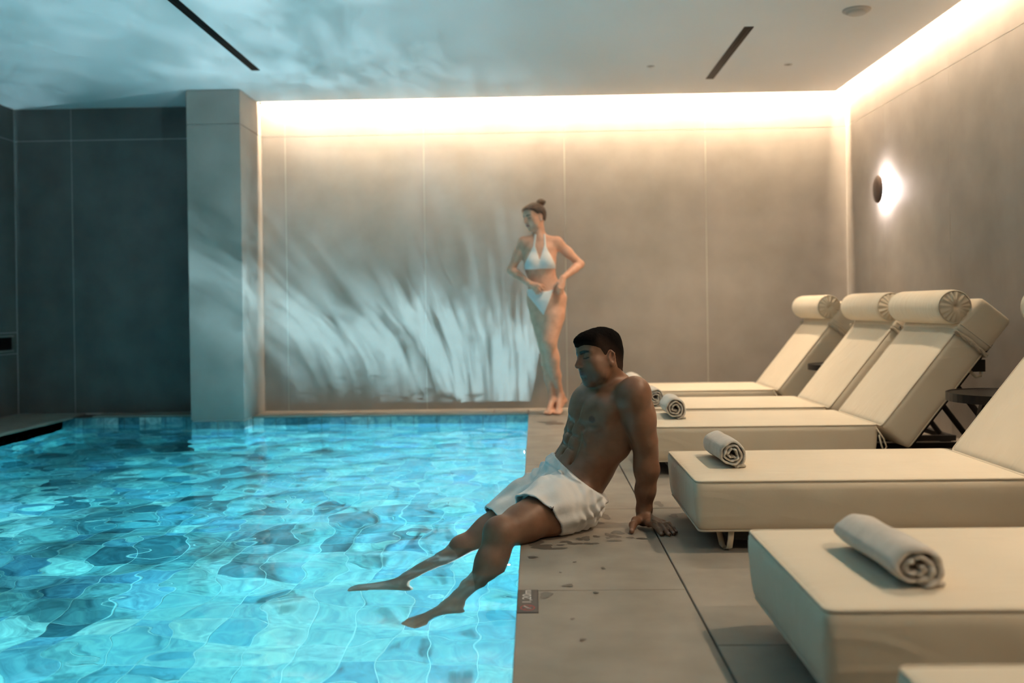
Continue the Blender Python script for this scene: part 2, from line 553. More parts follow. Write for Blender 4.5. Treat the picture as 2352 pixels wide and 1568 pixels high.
# ------------------------------------------------------------------ water: a real rippled surface
def make_water():
    wr = np.random.RandomState(11)
    x0, x1, y0, y1 = PLX - .088, PX - .001, PYF, PY2
    step = 0.02
    nxs, nys = int((x1 - x0) / step) + 1, int((y1 - y0) / step) + 1
    X, Y = np.meshgrid(np.linspace(x0, x1, nxs), np.linspace(y0, y1, nys), indexing='ij')
    Z = np.zeros_like(X)
    SL = WATER_SLOPE
    for k in range(34):
        lam = 0.13 * (5.0 ** wr.rand())
        th = wr.rand() * 2 * np.pi
        kk = 2 * np.pi / lam
        a = SL / kk * (0.6 + .8 * wr.rand()) / math.sqrt(17)
        wx, wy = X + .05 * np.sin(2.1 * Y + k), Y + .05 * np.sin(2.7 * X + 2 * k)
        Z += a * np.sin(kk * (wx * math.cos(th) + wy * math.sin(th)) + wr.rand() * 6.28)
    V = np.stack([X, Y, Z], -1).reshape(-1, 3)
    idx = np.arange(nxs * nys).reshape(nxs, nys)
    Q = np.stack([idx[:-1, :-1], idx[1:, :-1], idx[1:, 1:], idx[:-1, 1:]], -1).reshape(-1, 4)
    # leave the cells inside the masonry out
    c = V[Q].mean(1)
    inside = ((c[:, 0] > COLX0) & (c[:, 0] < COLX1) & (c[:, 1] > COLY)) | ((c[:, 0] > COLX1 - .001) & (c[:, 1] > PY))
    Q = Q[~inside]
    me = bpy.data.meshes.new('pool_water')
    me.vertices.add(len(V)); me.vertices.foreach_set('co', V.ravel().astype(np.float32))
    me.loops.add(Q.size); me.loops.foreach_set('vertex_index', Q.ravel().astype(np.int32))
    me.polygons.add(len(Q)); me.polygons.foreach_set('loop_start', np.arange(0, Q.size, 4, dtype=np.int32))
    me.update(calc_edges=True)
    me.polygons.foreach_set('use_smooth', [True] * len(Q))
    m = bpy.data.materials.new('water'); m.use_nodes = True
    nt = m.node_tree; nt.nodes.clear()
    g = nt.nodes.new('ShaderNodeBsdfGlass'); g.inputs['IOR'].default_value = 1.333; g.inputs['Roughness'].default_value = 0.0
    g.inputs['Color'].default_value = (.95, .99, 1, 1)
    ou = nt.nodes.new('ShaderNodeOutputMaterial'); nt.links.new(g.outputs[0], ou.inputs[0])
    va = nt.nodes.new('ShaderNodeVolumeAbsorption'); va.inputs['Color'].default_value = (.34, .905, .93, 1); va.inputs['Density'].default_value = WATER_DENSITY
    nt.links.new(va.outputs[0], ou.inputs['Volume'])
    me.materials.append(m)
    o = mobj('pool_water', me, None, (0, 0, WZ))
    tag(o, 'rippled clear turquoise water filling the pool', 'water', kind='stuff')
    o.cycles.is_caustics_caster = True
    return o
WATER_SLOPE = 0.039
WATER_DENSITY = 0.55
water = make_water()

# ------------------------------------------------------------------ underwater lamps
def pool_lamp(x, y, sgn, label, power, aim=0.0, freq=11.0, high=1.0, col=POOL_COL):
    """sgn: -1 shines towards -x (mounted on the right side), +1 towards +x"""
    r = empty('pool_light', (x, y, -.50), label=label, cat='light', group='underwater pool lights')
    bm = bmesh.new(); lathe(bm, [(.105, 0), (.105, sgn * .012), (.085, sgn * .016), (.085, sgn * .004)], 28, 'X'); obj('bezel', bm, M['plastic'], r)
    bm = bmesh.new(); lathe(bm, [(.084, sgn * .006), (.06, sgn * .014), (.0005, sgn * .018)], 28, 'X', cap=False)
    obj('lens', bm, mat_emit('lamp_lens', POOL_COL, power * .5), r)
    ld = bpy.data.lights.new('pool_lamp', 'POINT')
    ld.energy = power; ld.color = col; ld.shadow_soft_size = .006
    ld.cycles.is_caustics_light = True
    # noise fans added to the beam, standing in for ripple caustics
    ld.use_nodes = True
    nt = ld.node_tree
    em = nt.nodes['Emission']
    tc = nt.nodes.new('ShaderNodeTexCoord')
    sx = nt.nodes.new('ShaderNodeSeparateXYZ'); nt.links.new(tc.outputs['Normal'], sx.inputs[0])
    az = nt.nodes.new('ShaderNodeMath'); az.operation = 'ARCTAN2'
    nt.links.new(sx.outputs['X'], az.inputs[0]); nt.links.new(sx.outputs['Z'], az.inputs[1])
    cb = nt.nodes.new('ShaderNodeCombineXYZ'); nt.links.new(az.outputs[0], cb.inputs[0])
    zz = nt.nodes.new('ShaderNodeMath'); zz.operation = 'MULTIPLY'; zz.inputs[1].default_value = .35; nt.links.new(sx.outputs['Y'], zz.inputs[0])
    nt.links.new(zz.outputs[0], cb.inputs[1]); cb.inputs[2].default_value = y
    no = nt.nodes.new('ShaderNodeTexNoise'); no.inputs['Scale'].default_value = freq; no.inputs['Detail'].default_value = 4.0; no.inputs['Roughness'].default_value = .6
    nt.links.new(cb.outputs[0], no.inputs['Vector'])
    mr = nt.nodes.new('ShaderNodeMapRange'); mr.inputs['From Min'].default_value = .36; mr.inputs['From Max'].default_value = .66
    mr.inputs['To Min'].default_value = .15; mr.inputs['To Max'].default_value = 4.0
    nt.links.new(no.outputs['Fac'], mr.inputs['Value']); 
    fc = nt.nodes.new('ShaderNodeMath'); fc.operation = 'MULTIPLY_ADD'; fc.inputs[1].default_value = sgn * 1.15; fc.inputs[2].default_value = .06; fc.use_clamp = True
    nt.links.new(sx.outputs['X'], fc.inputs[0])
    fy = nt.nodes.new('ShaderNodeMath'); fy.operation = 'MULTIPLY_ADD'; fy.inputs[1].default_value = aim; fy.inputs[2].default_value = .06
    nt.links.new(sx.outputs['Y'], fy.inputs[0]); nt.links.new(fy.outputs[0], fc.inputs[2])
    dn = nt.nodes.new('ShaderNodeMath'); dn.operation = 'MULTIPLY_ADD'; dn.inputs[1].default_value = -1.0; dn.inputs[2].default_value = 0.0; dn.use_clamp = True
    nt.links.new(sx.outputs['Z'], dn.inputs[0])
    ad = nt.nodes.new('ShaderNodeMath'); ad.operation = 'ADD'; nt.links.new(fc.outputs[0], ad.inputs[0]); nt.links.new(dn.outputs[0], ad.inputs[1])
    ml = nt.nodes.new('ShaderNodeMath'); ml.operation = 'MULTIPLY'
    nt.links.new(mr.outputs[0], ml.inputs[0]); nt.links.new(ad.outputs[0], ml.inputs[1]); 
    el = nt.nodes.new('ShaderNodeMapRange'); el.interpolation_type = 'SMOOTHSTEP'      # added falloff: beam dimmed steeply upwards so wall streaks stay low
    el.inputs['From Min'].default_value = .66; el.inputs['From Max'].default_value = .84; el.inputs['To Min'].default_value = 1.0; el.inputs['To Max'].default_value = high
    nt.links.new(sx.outputs['Z'], el.inputs['Value'])
    m2 = nt.nodes.new('ShaderNodeMath'); m2.operation = 'MULTIPLY'
    nt.links.new(ml.outputs[0], m2.inputs[0]); nt.links.new(el.outputs[0], m2.inputs[1]); nt.links.new(m2.outputs[0], em.inputs['Strength'])
    lo = bpy.data.objects.new('lamp_beam', ld); link(lo, r)
    lo.location = (sgn * .07, 0, 0)
    return r
pool_lamp(PX - .003, 6.85, -1, 'underwater light on the right pool side near the far end', POOL_POWER * 3.4, .6, 21.0, .18, (.56, .88, 1.0))
pool_lamp(PX - .003, 4.05, -1, 'underwater light on the right pool side below the seated man', POOL_POWER * 1.2)
pool_lamp(PX - .003, 1.25, -1, 'underwater light on the right pool side nearest the viewer', POOL_POWER * .8)
pool_lamp(PLX - .086, 5.2, 1, 'underwater light on the left pool side', POOL_POWER * .28)
pool_lamp(PLX - .086, 2.4, 1, 'underwater light on the left pool side nearest the viewer', POOL_POWER * .28)
for nm in ('ceiling', ):
    bpy.data.objects[nm].cycles.is_caustics_receiver = True
for rt in (wall_back, pil, wall_recess):
    for ch in rt.children: ch.cycles.is_caustics_receiver = True
# ------------------------------------------------------------------ sun loungers
SEAT_L, LW, CT, TOPZ = 1.15, .72, .178, .25
BACK_A = math.radians(51.5)
BACK_L = .80

def rot_y_pts(pts, ang, org):
    c, s = math.cos(ang), math.sin(ang)
    return [Vector((org[0] + p[0] * c - p[2] * s, p[1], org[2] + p[0] * s + p[2] * c)) for p in pts]

def make_lounger(seed=0):
    """local frame: x along the lounger from its foot, y across (centre 0), z up from the floor"""
    root = empty('sun_lounger')
    # --- seat cushion
    bm = bmesh.new()
    cushion_mesh(bm, SEAT_L, LW, CT, .022, .006, (44, 26, 8), .0035, seed, taper=.012)
    bmesh.ops.translate(bm, verts=bm.verts, vec=(0, 0, TOPZ - CT))
    seat = obj('seat_cushion', bm, M['fabric'], root, True)
    bm = bmesh.new(); tube(bm, densify(round_rect(.006, SEAT_L - .006, -LW / 2 + .006, LW / 2 - .006, TOPZ - .004, .02), .06), .0045, 6, closed=True)
    obj('piping', bm, M['piping'], seat, True)
    bm = bmesh.new(); tube(bm, densify(round_rect(.016, SEAT_L - .016, -LW / 2 + .016, LW / 2 - .016, TOPZ - CT + .003, .02), .06), .004, 6, closed=True)
    obj('piping', bm, M['piping'], seat, True)
    # --- back cushion, hinged at the seat end and reclined
    org = (SEAT_L + .012, 0, TOPZ - .012)
    def tilt(bm):
        for v in bm.verts:
            v.co = rot_y_pts([v.co], BACK_A, org)[0]
    bm = bmesh.new()
    cushion_mesh(bm, BACK_L, LW, CT, .022, .006, (30, 26, 8), .004, seed + 3)
    for v in bm.verts: v.co.z -= CT
    tilt(bm)
    back = obj('back_cushion', bm, M['fabric'], root, True)
    for zz in (-.004, -CT + .004):
        bm = bmesh.new(); tube(bm, rot_y_pts(densify(round_rect(.006, BACK_L - .006, -LW / 2 + .006, LW / 2 - .006, zz, .02), .06), BACK_A, org), .0045, 6, closed=True)
        obj('piping', bm, M['piping'], back, True)
    # --- slip cover over the top of the back with a twisted cord along its edge
    bm = bmesh.new()
    cushion_mesh(bm, .205, LW + .018, CT + .018, .024, .004, (10, 24, 8), .002, seed + 5)
    for v in bm.verts: v.co += Vector((BACK_L - .195, 0, -CT - .009))
    tilt(bm)
    cap = obj('slip_cover', bm, M['fabric'], root, True)
    bm = bmesh.new(); tube(bm, rot_y_pts(densify([(BACK_L - .16, s * (LW / 2 + .010), z) for s, z in ((1, .004), (1, -CT - .004), (-1, -CT - .004), (-1, .004))], .03, False), BACK_A, org), .0035, 6)
    obj('seam', bm, M['piping'], cap, True)
    bm = bmesh.new()
    path = densify([(BACK_L - .205, s * (LW / 2 + .012), z) for s, z in ((1, .012), (1, -CT - .012), (-1, -CT - .012), (-1, .012))], .006, False)
    for ph in (0, math.pi):
        pts, acc = [], 0
        for i, p in enumerate(path):
            q = Vector(p)
            acc += .42
            q.x += .006 * math.cos(acc + ph)
            d = .006 * math.sin(acc + ph)
            if abs(q.z + CT / 2) > CT / 2 + .008 and abs(abs(q.y) - LW / 2) > .013: q.z += d
            else: q.y += d
            pts.append(q)
        tube(bm, rot_y_pts(pts, BACK_A, org), .0068, 6)
    obj('twisted_cord', bm, M['rope'], cap, True)
    # --- head roll resting on the front of the back
    RR = .086
    hr = rot_y_pts([(BACK_L - .105, 0, RR * .86)], BACK_A, org)[0]
    bm = bmesh.new()
    n = 40
    L2 = LW / 2 - .012
    rings = []
    for yy, rr in ((-L2, RR * .90), (-L2 + .008, RR * .97), (-L2 + .03, RR), (-L2 * .4, RR * 1.004), (L2 * .4, RR * 1.004), (L2 - .03, RR), (L2 - .008, RR * .97), (L2, RR * .90)):
        rings.append([bm.verts.new((hr.x + rr * math.cos(6.2832 * k / n), yy, hr.z + rr * math.sin(6.2832 * k / n))) for k in range(n)])
    for A, B in zip(rings, rings[1:]):
        for k in range(n): bm.faces.new((A[k], A[(k + 1) % n], B[(k + 1) % n], B[k]))
    roll = obj('head_roll', bm, M['fabric'], root, True)
    for s in (-1, 1):
        bm = bmesh.new()
        n = 96; rings = []
        for t in (1.0, .93, .8, .6, .4, .22, .1, .02):
            ring = []
            for k in range(n):
                a = 6.2832 * k / n
                pl = math.sin(a * 15 + 1.3 * math.sin(3 * a)) * .0042 * math.sin(math.pi * min(1, (1 - t) * 1.6 + .12)) ** .8
                dome = .020 * (1 - t ** 2.4) - .016 * max(0, 1 - t / .25)
                ring.append(bm.verts.new((hr.x + RR * .915 * t * math.cos(a), s * (L2 + dome + pl), hr.z + RR * .915 * t * math.sin(a))))
            rings.append(ring)
        for A, B in zip(rings, rings[1:]):
            for k in range(n): bm.faces.new((A[k], A[(k + 1) % n], B[(k + 1) % n], B[k]))
        bm.faces.new(rings[-1])
        obj('gathered_end', bm, M['fabric'], roll, True)
        bm = bmesh.new(); tube(bm, [(hr.x + RR * .925 * math.cos(6.2832 * k / 40), s * (L2 + .001), hr.z + RR * .925 * math.sin(6.2832 * k / 40)) for k in range(40)], .004, 6, closed=True)
        obj('piping', bm, M['piping'], roll, True)
    # --- dark frame below
    bm = bmesh.new()
    for s in (-1, 1):
        box(bm, .12, 1.92, s * .29 - .02, s * .29 + .02, .035, .068)
    for xx in (.12, .62, 1.14, 1.88): box(bm, xx, xx + .04, -.27, .27, .037, .066)
    obj('frame', bm, M['frame'], root)
    for xx in (.20, 1.84):
        for s in (-1, 1):
            obj('leg', bbox(xx, xx + .05, s * .29 - .02, s * .29 + .02, 0, .036), M['frame'], root)
    bm = bmesh.new()
    for s in (-1, 1):
        p = rot_y_pts([(.02, s * .26, -CT - .020), (BACK_L - .12, s * .26, -CT - .020)], BACK_A, org)
        d = (p[1] - p[0]).normalized(); nn = Vector((-d.z, 0, d.x))
        vs = []
        for q in p:
            for a in (-.018, .018):
                for b in (-.018, .018): vs.append(bm.verts.new(q + nn * a + Vector((0, b, 0))))
        for f in ((0, 1, 3, 2), (4, 6, 7, 5), (0, 4, 5, 1), (2, 3, 7, 6), (0, 2, 6, 4), (1, 5, 7, 3)): bm.faces.new([vs[i] for i in f])
    p = rot_y_pts([(BACK_L - .26, 0, -CT - .03)], BACK_A, org)[0]
    box(bm, p.x - .02, p.x + .045, -.30, .30, p.z - .03, p.z + .03)
    obj('back_frame', bm, M['frame'], root)
    for s in (-1, 1):
        bm = bmesh.new()
        a = rot_y_pts([(.42, s * .22, -CT - .03)], BACK_A, org)[0]
        tube(bm, [a, Vector((1.86, s * .22, .07))], .016, 8)
        obj('strut', bm, M['frame'], root)
    # --- ties at the hinge and at the back
    for s in (-1, 1):
        bm = bmesh.new()
        y = s * (LW / 2 + .004)
        tube(bm, [(SEAT_L - .01, y, TOPZ - .02), (SEAT_L + .02, y + s * .012, TOPZ - .07), (SEAT_L + .035, y + s * .008, TOPZ - .11), (SEAT_L + .02, y + s * .01, TOPZ - .13), (SEAT_L + .008, y + s * .012, TOPZ - .10), (SEAT_L + .0, y + s * .004, TOPZ - .05)], .0045, 6)
        tube(bm, [(SEAT_L + .022, y + s * .006, TOPZ - .128), (SEAT_L + .07, y, TOPZ - .15), (SEAT_L + .13, y - s * .01, TOPZ - .175)], .0045, 6)
        tube(bm, [(SEAT_L + .022, y + s * .006, TOPZ - .128), (SEAT_L + .015, y, TOPZ - .18)], .0045, 6)
        obj('tie', bm, M['rope'], root, True)
    bm = bmesh.new()
    p = rot_y_pts([(BACK_L - .30, -.30, -CT - .01)], BACK_A, org)[0]
    tube(bm, [p, p + Vector((.03, -.02, -.035)), p + Vector((.06, 0, -.03)), p + Vector((.075, .02, .0))], .009, 6)
    obj('tie', bm, M['rope'], root, True)
    return root

LOUNGERS = [  # near edge y, foot x, label
    (7.09, .545, 'cream sun lounger farthest back, against the stone wall below the corner'),
    (5.86, .545, 'cream sun lounger second from the back wall, small round table behind its back'),
    (4.98, .545, 'cream sun lounger third from the back wall, twisted cord on its raised back'),
    (3.43, .540, "cream sun lounger beside the seated man's planted hand, strap hanging below"),
    (1.97, .560, 'cream sun lounger in the foreground carrying the large flattened towel'),
    (.955, .590, 'cream sun lounger nearest the viewer, only its corner showing at bottom right'),
]
proto = make_lounger(1)
lounger_objs = []
for i, (yn, fx, lab) in enumerate(LOUNGERS):
    o = proto if i == 0 else copy_tree(proto)
    o.location = (fx, yn + LW / 2, 0)
    tag(o, lab, 'sun lounger', 'cream sun loungers along the deck')
    lounger_objs.append(o)
# the loose strap hanging below the fourth lounger
bm = bmesh.new()
def ribbon(bm, pts, w, t=.002):
    vs = []
    for p in pts:
        p = Vector(p)
        vs.append([bm.verts.new(p + Vector((a, b, 0))) for a, b in ((-w, -t), (w, -t), (w, t), (-w, t))])
    for A, B in zip(vs, vs[1:]):
        for k in range(4): bm.faces.new((A[k], A[(k + 1) % 4], B[(k + 1) % 4], B[k]))
    bm.faces.new(vs[0]); bm.faces.new(vs[-1])
ribbon(bm, [(.13, -LW / 2 + .035, .075), (.126, -LW / 2 + .03, .045), (.122, -LW / 2 + .034, .012), (.115, -LW / 2 + .05, .004), (.105, -LW / 2 + .08, .012), (.10, -LW / 2 + .10, .05), (.10, -LW / 2 + .11, .075)], .010)
obj('hanging_strap', bm, M['fabric'], lounger_objs[3], True)

# ------------------------------------------------------------------ side tables
def make_table(loc, label, rz, k=1.0):
    r = empty('side_table', loc, rz, label, 'table', 'round dark side tables')
    r.scale = (k, k, 1)
    bm = bmesh.new(); lathe(bm, [(.235, .400), (.25, .402), (.25, .440), (.243, .440), (.241, .436), (.0005, .436)], 48); obj('table_top', bm, M['wood_dark'], r, False)
    for k in range(3):
        a = 2 * math.pi * k / 3
        bm = bmesh.new()
        ca, sa = math.cos(a), math.sin(a)
        vs = []
        for z, rr, w, t in ((0, .20, .016, .011), (.40, .09, .026, .011)):
            for da, db in ((-t, -w), (t, -w), (t, w), (-t, w)):
                vs.append(bm.verts.new(((rr + da) * ca - db * sa, (rr + da) * sa + db * ca, z)))
        for f in ((0, 1, 2, 3), (7, 6, 5, 4), (0, 4, 5, 1), (1, 5, 6, 2), (2, 6, 7, 3), (3, 7, 4, 0)): bm.faces.new([vs[i] for i in f])
        obj('leg', bm, M['wood_dark'], r)
    bm = bmesh.new(); lathe(bm, [(.115, .385), (.115, .40), (.01, .40), (.01, .385)], 32); obj('mount_plate', bm, M['frame'], r)
    return r
make_table((2.125, 4.56, 0), 'round dark wooden side table in front of the third lounger back', .9)
make_table((2.075, 6.84, 0), 'round dark wooden side table half hidden behind the second lounger', .3, .85)

# ------------------------------------------------------------------ rolled towels
def make_towel(loc, rz, label, length=.33, rad=.057, turns=3.1, flat=1.0, wide=1.0, seed=0, droop=0.0, thick=.0135):
    rnd = random.Random(seed)
    o1, o2, o3 = rnd.uniform(0, 6), rnd.uniform(0, 6), rnd.uniform(0, 6)
    bm = bmesh.new()
    nt_ = int(turns * 40); ny_ = 16
    th_end = 2 * math.pi * turns
    pitch = (rad - .012) / turns
    def centre(t):
        th = t * th_end
        r = .010 + (rad - .012 - thick / 2) * t + .0016 * math.sin(3 * th + o1) + .0012 * math.sin(5.3 * th + o2)
        return th, r
    def profile(y):
        e = abs(y) / (length / 2)
        tp = []
        for side in (1, -1):
            row = []
            for i in range(nt_ + 1):
                t = i / nt_
                th, r = centre(t)
                hw = thick / 2 * (.86 if side > 0 else .80)
                if i in (0, nt_): hw *= .5
                hw *= (1 - .45 * max(0, (e - .86) / .14) ** 2)
                rr = r + side * hw
                rr *= 1 + .030 * math.sin(9 * y + 2 * th + o3) * t + .015 * math.sin(23 * y + o1 + 3 * th) * t
                a = -th + th_end - math.pi * .42
                row.append((rr * math.cos(a) * wide, rr * math.sin(a) * flat))
            tp.append(row)
        return tp
    grid = []
    for j in range(ny_ + 1):
        y = -length / 2 + length * j / ny_
        prof = profile(y)
        zmin = min(p[1] for row in prof for p in row)
        cols = []
        for s in range(2):
            col = []
            for i, (px, pz) in enumerate(prof[s]):
                t = i / nt_
                yy = y
                if j in (0, ny_): yy += math.copysign(.005 * math.sin(14 * t * turns + o2) + .004 * math.sin(31 * t * turns + o1), y)
                col.append(bm.verts.new((px, yy, pz - zmin - droop * (y / length + .5) * 0)))
            cols.append(col)
        grid.append(cols)
    for j in range(ny_):
        for i in range(nt_):
            for s in range(2):
                bm.faces.new((grid[j][s][i], grid[j][s][i + 1], grid[j + 1][s][i + 1], grid[j + 1][s][i]))
        for i in (0, nt_):
            bm.faces.new((grid[j][0][i], grid[j][1][i], grid[j + 1][1][i], grid[j + 1][0][i]))
    for j in (0, ny_):
        for i in range(nt_):
            bm.faces.new((grid[j][0][i], grid[j][0][i + 1], grid[j][1][i + 1], grid[j][1][i]))
    r = empty('rolled_towel', loc, rz, label, 'towel', 'rolled towels on the loungers')
    obj('roll', bm, M['towel'], r, True)
    # loose hem folded out at the foot of the roll
    bm = bmesh.new()
    k = 10
    for s in (0,):
        prev = None
        for j in range(k + 1):
            y = -length / 2 + .003 + (length - .006) * j / k
            w = .006 * math.sin(6 * y + o1)
            x0, x1 = rad * .15 * wide, (rad * .78 + w) * wide
            ring = [bm.verts.new(p) for p in ((x0, y, .001), (x1, y, .001), (x1 + .004, y, .006), (x1, y, .011), (x0, y, .010))]
            if prev:
                for q in range(5): bm.faces.new((prev[q], prev[(q + 1) % 5], ring[(q + 1) % 5], ring[q]))
            else: bm.faces.new(ring)
            prev = ring
        bm.faces.new(prev)
    obj('loose_hem', bm, M['towel'], r, True)
    return r
TZ = TOPZ + .0055
make_towel((.715, 7.38, TZ), .05, 'small white rolled towel on the lounger farthest back', seed=1)
make_towel((.70, 6.10, TZ), .04, "small white rolled towel half hidden by the seated man's shoulder", seed=2, rad=.06)
make_towel((.735, 5.42, TZ), -.03, 'white rolled towel with spiral end on the third lounger', seed=3, rad=.064)
make_towel((.712, 3.83, TZ), .02, "grey white rolled towel on the lounger beside the man's hand", seed=4, rad=.058)
make_towel((.785, 2.28, TZ), .04, 'large flattened rolled towel on the foreground lounger', seed=5, rad=.064, flat=.80, wide=1.10, turns=2.3, length=.36, thick=.019)

# ------------------------------------------------------------------ wall sconce on the right wall
sc_ = empty('wall_sconce', (XR - .002, 7.50, 1.70), label='round dark disc wall lamp glowing against the right wall', cat='lamp')
bm = bmesh.new(); lathe(bm, [(.05, 0), (.05, -.02), (.02, -.02), (.02, -.05)], 32, 'X'); obj('mount', bm, M['plastic'], sc_)
bm = bmesh.new(); lathe(bm, [(.098, -.050), (.104, -.056), (.100, -.064), (.06, -.075), (.0005, -.079)], 56, 'X'); obj('disc', bm, M['bronze'], sc_, True)
bm = bmesh.new(); lathe(bm, [(.030, -.046), (.090, -.046), (.090, -.0485), (.030, -.0485)], 48, 'X', cap=False)
obj('light_ring', bm, mat_emit('sconce_ring', SCONCE_COL, SCONCE_POWER * 12), sc_)

# ------------------------------------------------------------------ ceiling fittings
def slit(x, y0, y1, label):
    r = empty('linear_diffuser', (x, (y0 + y1) / 2, ZC), label=label, cat='air vent', group='black slot diffusers in the ceiling')
    h = (y1 - y0) / 2
    bm = bmesh.new()
    for a, b in ((-.030, -.026), (.026, .030)): box(bm, a, b, -h, h, -.004, .0)
    for a, b in ((-h, -h + .005), (h - .005, h)): box(bm, -.026, .026, a, b, -.004, .0)
    obj('frame', bm, M['black'], r)
    obj('blade', bbox(-.026, .026, -h + .005, h - .005, -.0022, -.0004), M['black'], r)
    obj('divider', bbox(-.003, .003, -h + .005, h - .005, -.005, -.0022), M['black'], r)
slit(-2.01, 4.9, 7.22, 'long black slot diffuser in the ceiling above the pool')
slit(1.377, 6.34, 7.77, 'short black slot diffuser in the ceiling above the loungers')
dt = empty('ceiling_detector', (1.95, 6.02, ZC), label='round white detector on the ceiling near the right cove', cat='detector')
bm = bmesh.new(); lathe(bm, [(.082, 0), (.084, -.006), (.078, -.012), (.060, -.012)], 40, cap=False); obj('rim', bm, M['plastic'], dt, True)
bm = bmesh.new(); lathe(bm, [(.062, -.006), (.062, -.022), (.05, -.028), (.0005, -.029)], 40, cap=False); obj('cap', bm, M['plastic'], dt, True)
def fill_spot(x, y, lab, gain=1.0, cone=112, tilt=0.0):
    """fill spot added to brighten loungers, ceiling and lower wall, under a small ring"""
    r = empty('fill_spot', (x, y, ZC), label=lab, cat='light', group='added fill spots above the loungers')
    bm = bmesh.new(); lathe(bm, [(.030, 0), (.029, -.003), (.018, -.003), (.016, -.0005)], 24, cap=False); obj('ring', bm, M['plastic'], r)
    bm = bmesh.new(); lathe(bm, [(.017, -.0006), (.0005, -.0006)], 20, cap=False); obj('aperture', bm, M['bronze'], r)
    ld = bpy.data.lights.new('fill_spot', 'SPOT'); ld.energy = FILL_POWER * gain; ld.color = FILL_COL
    ld.spot_size = math.radians(cone); ld.spot_blend = .9; ld.shadow_soft_size = .05
    lo = bpy.data.objects.new('lamp_beam', ld); link(lo, r); lo.location = (0, 0, -.012); lo.rotation_euler = (0, math.radians(tilt), 0)
fill_spot(.87, 7.33, 'tiny ceiling dot left of the short slot diffuser, with an added fill light', 1.6, 108)
fill_spot(1.88, 7.36, 'tiny ceiling dot right of the short slot diffuser, with an added fill light', 1.6, 108)
fill_spot(.87, 5.30, 'added fill spot over the third lounger on the pool side, above the frame', .6)
fill_spot(1.88, 5.30, 'added fill spot over the third lounger on the wall side, above the frame', 1.0, 112, 22)
fill_spot(1.88, 3.30, 'added fill spot over the fourth lounger, above the frame', 1.75, 112, 22)
fill_spot(1.88, 1.30, 'added fill spot over the nearest lounger, above the frame', 1.4, 112, 22)

# ------------------------------------------------------------------ depth marker plate at the pool edge
dm = empty('depth_marker', (PX + .028, 2.89, 0), label='black depth plate at the pool edge reading 1,20m with a red sign', cat='sign')
obj('plate', bbox(-.030, .031, -.112, .112, -.001, .0025, .0008), M['plate'], dm)
cu = bpy.data.curves.new('lettering', 'FONT')
cu.body = '1,20m'; cu.size = .047; cu.align_x = 'LEFT'; cu.align_y = 'BOTTOM'; cu.extrude = .0002
tmp = bpy.data.objects.new('tmp_text', cu); C.objects.link(tmp)
bpy.context.view_layer.update()
me = bpy.data.meshes.new_from_object(tmp.evaluated_get(bpy.context.evaluated_depsgraph_get()))
bpy.data.objects.remove(tmp)
co = np.empty(len(me.vertices) * 3, np.float32); me.vertices.foreach_get('co', co); co = co.reshape(-1, 3)
lo, hi = co.min(0), co.max(0)
cap = co[co[:, 0] < lo[0] + .012]
u = (co[:, 0] - lo[0]) / (hi[0] - lo[0]) * .122 - .018
v = (co[:, 1] - 0) / (cap[:, 1].max()) * .033 - .017
new = np.stack([-v, u, np.full(len(u), .0028) + (co[:, 2] > 0) * .0003], 1)
me.vertices.foreach_set('co', new.ravel().astype(np.float32)); me.update()
me.materials.clear(); me.materials.append(M['print_white'])
mobj('lettering', me, dm)
sg = bmesh.new()
rings = []
for rr in (.021, .0175):
    rings.append([sg.verts.new((rr * math.cos(6.2832 * k / 40), -.070 + 1.25 * rr * math.sin(6.2832 * k / 40), .003)) for k in range(40)])
for k in range(40): sg.faces.new((rings[0][k], rings[0][(k + 1) % 40], rings[1][(k + 1) % 40], rings[1][k]))
vs = [sg.verts.new(p) for p in ((-.0135, -.089, .0031), (-.0115, -.091, .0031), (.0135, -.051, .0031), (.0115, -.049, .0031))]
sg.faces.new(vs)
pc = obj('pictogram_ring', sg, M['print_red'], dm)
sg = bmesh.new()
def quad(b, pts, z): b.faces.new([b.verts.new((x, y, z)) for x, y in pts])
quad(sg, [(-.008, -.062), (-.006, -.058), (.004, -.073), (.002, -.077)], .0033)
quad(sg, [(.002, -.075), (.004, -.073), (.010, -.077), (.009, -.080)], .0033)
for c0 in ((-.009, -.056),):
    sg.faces.new([sg.verts.new((c0[0] + .003 * math.cos(6.2832 * k / 12), c0[1] + .0035 * math.sin(6.2832 * k / 12), .0033)) for k in range(12)])
obj('pictogram_diver', sg, M['print_white'], dm)

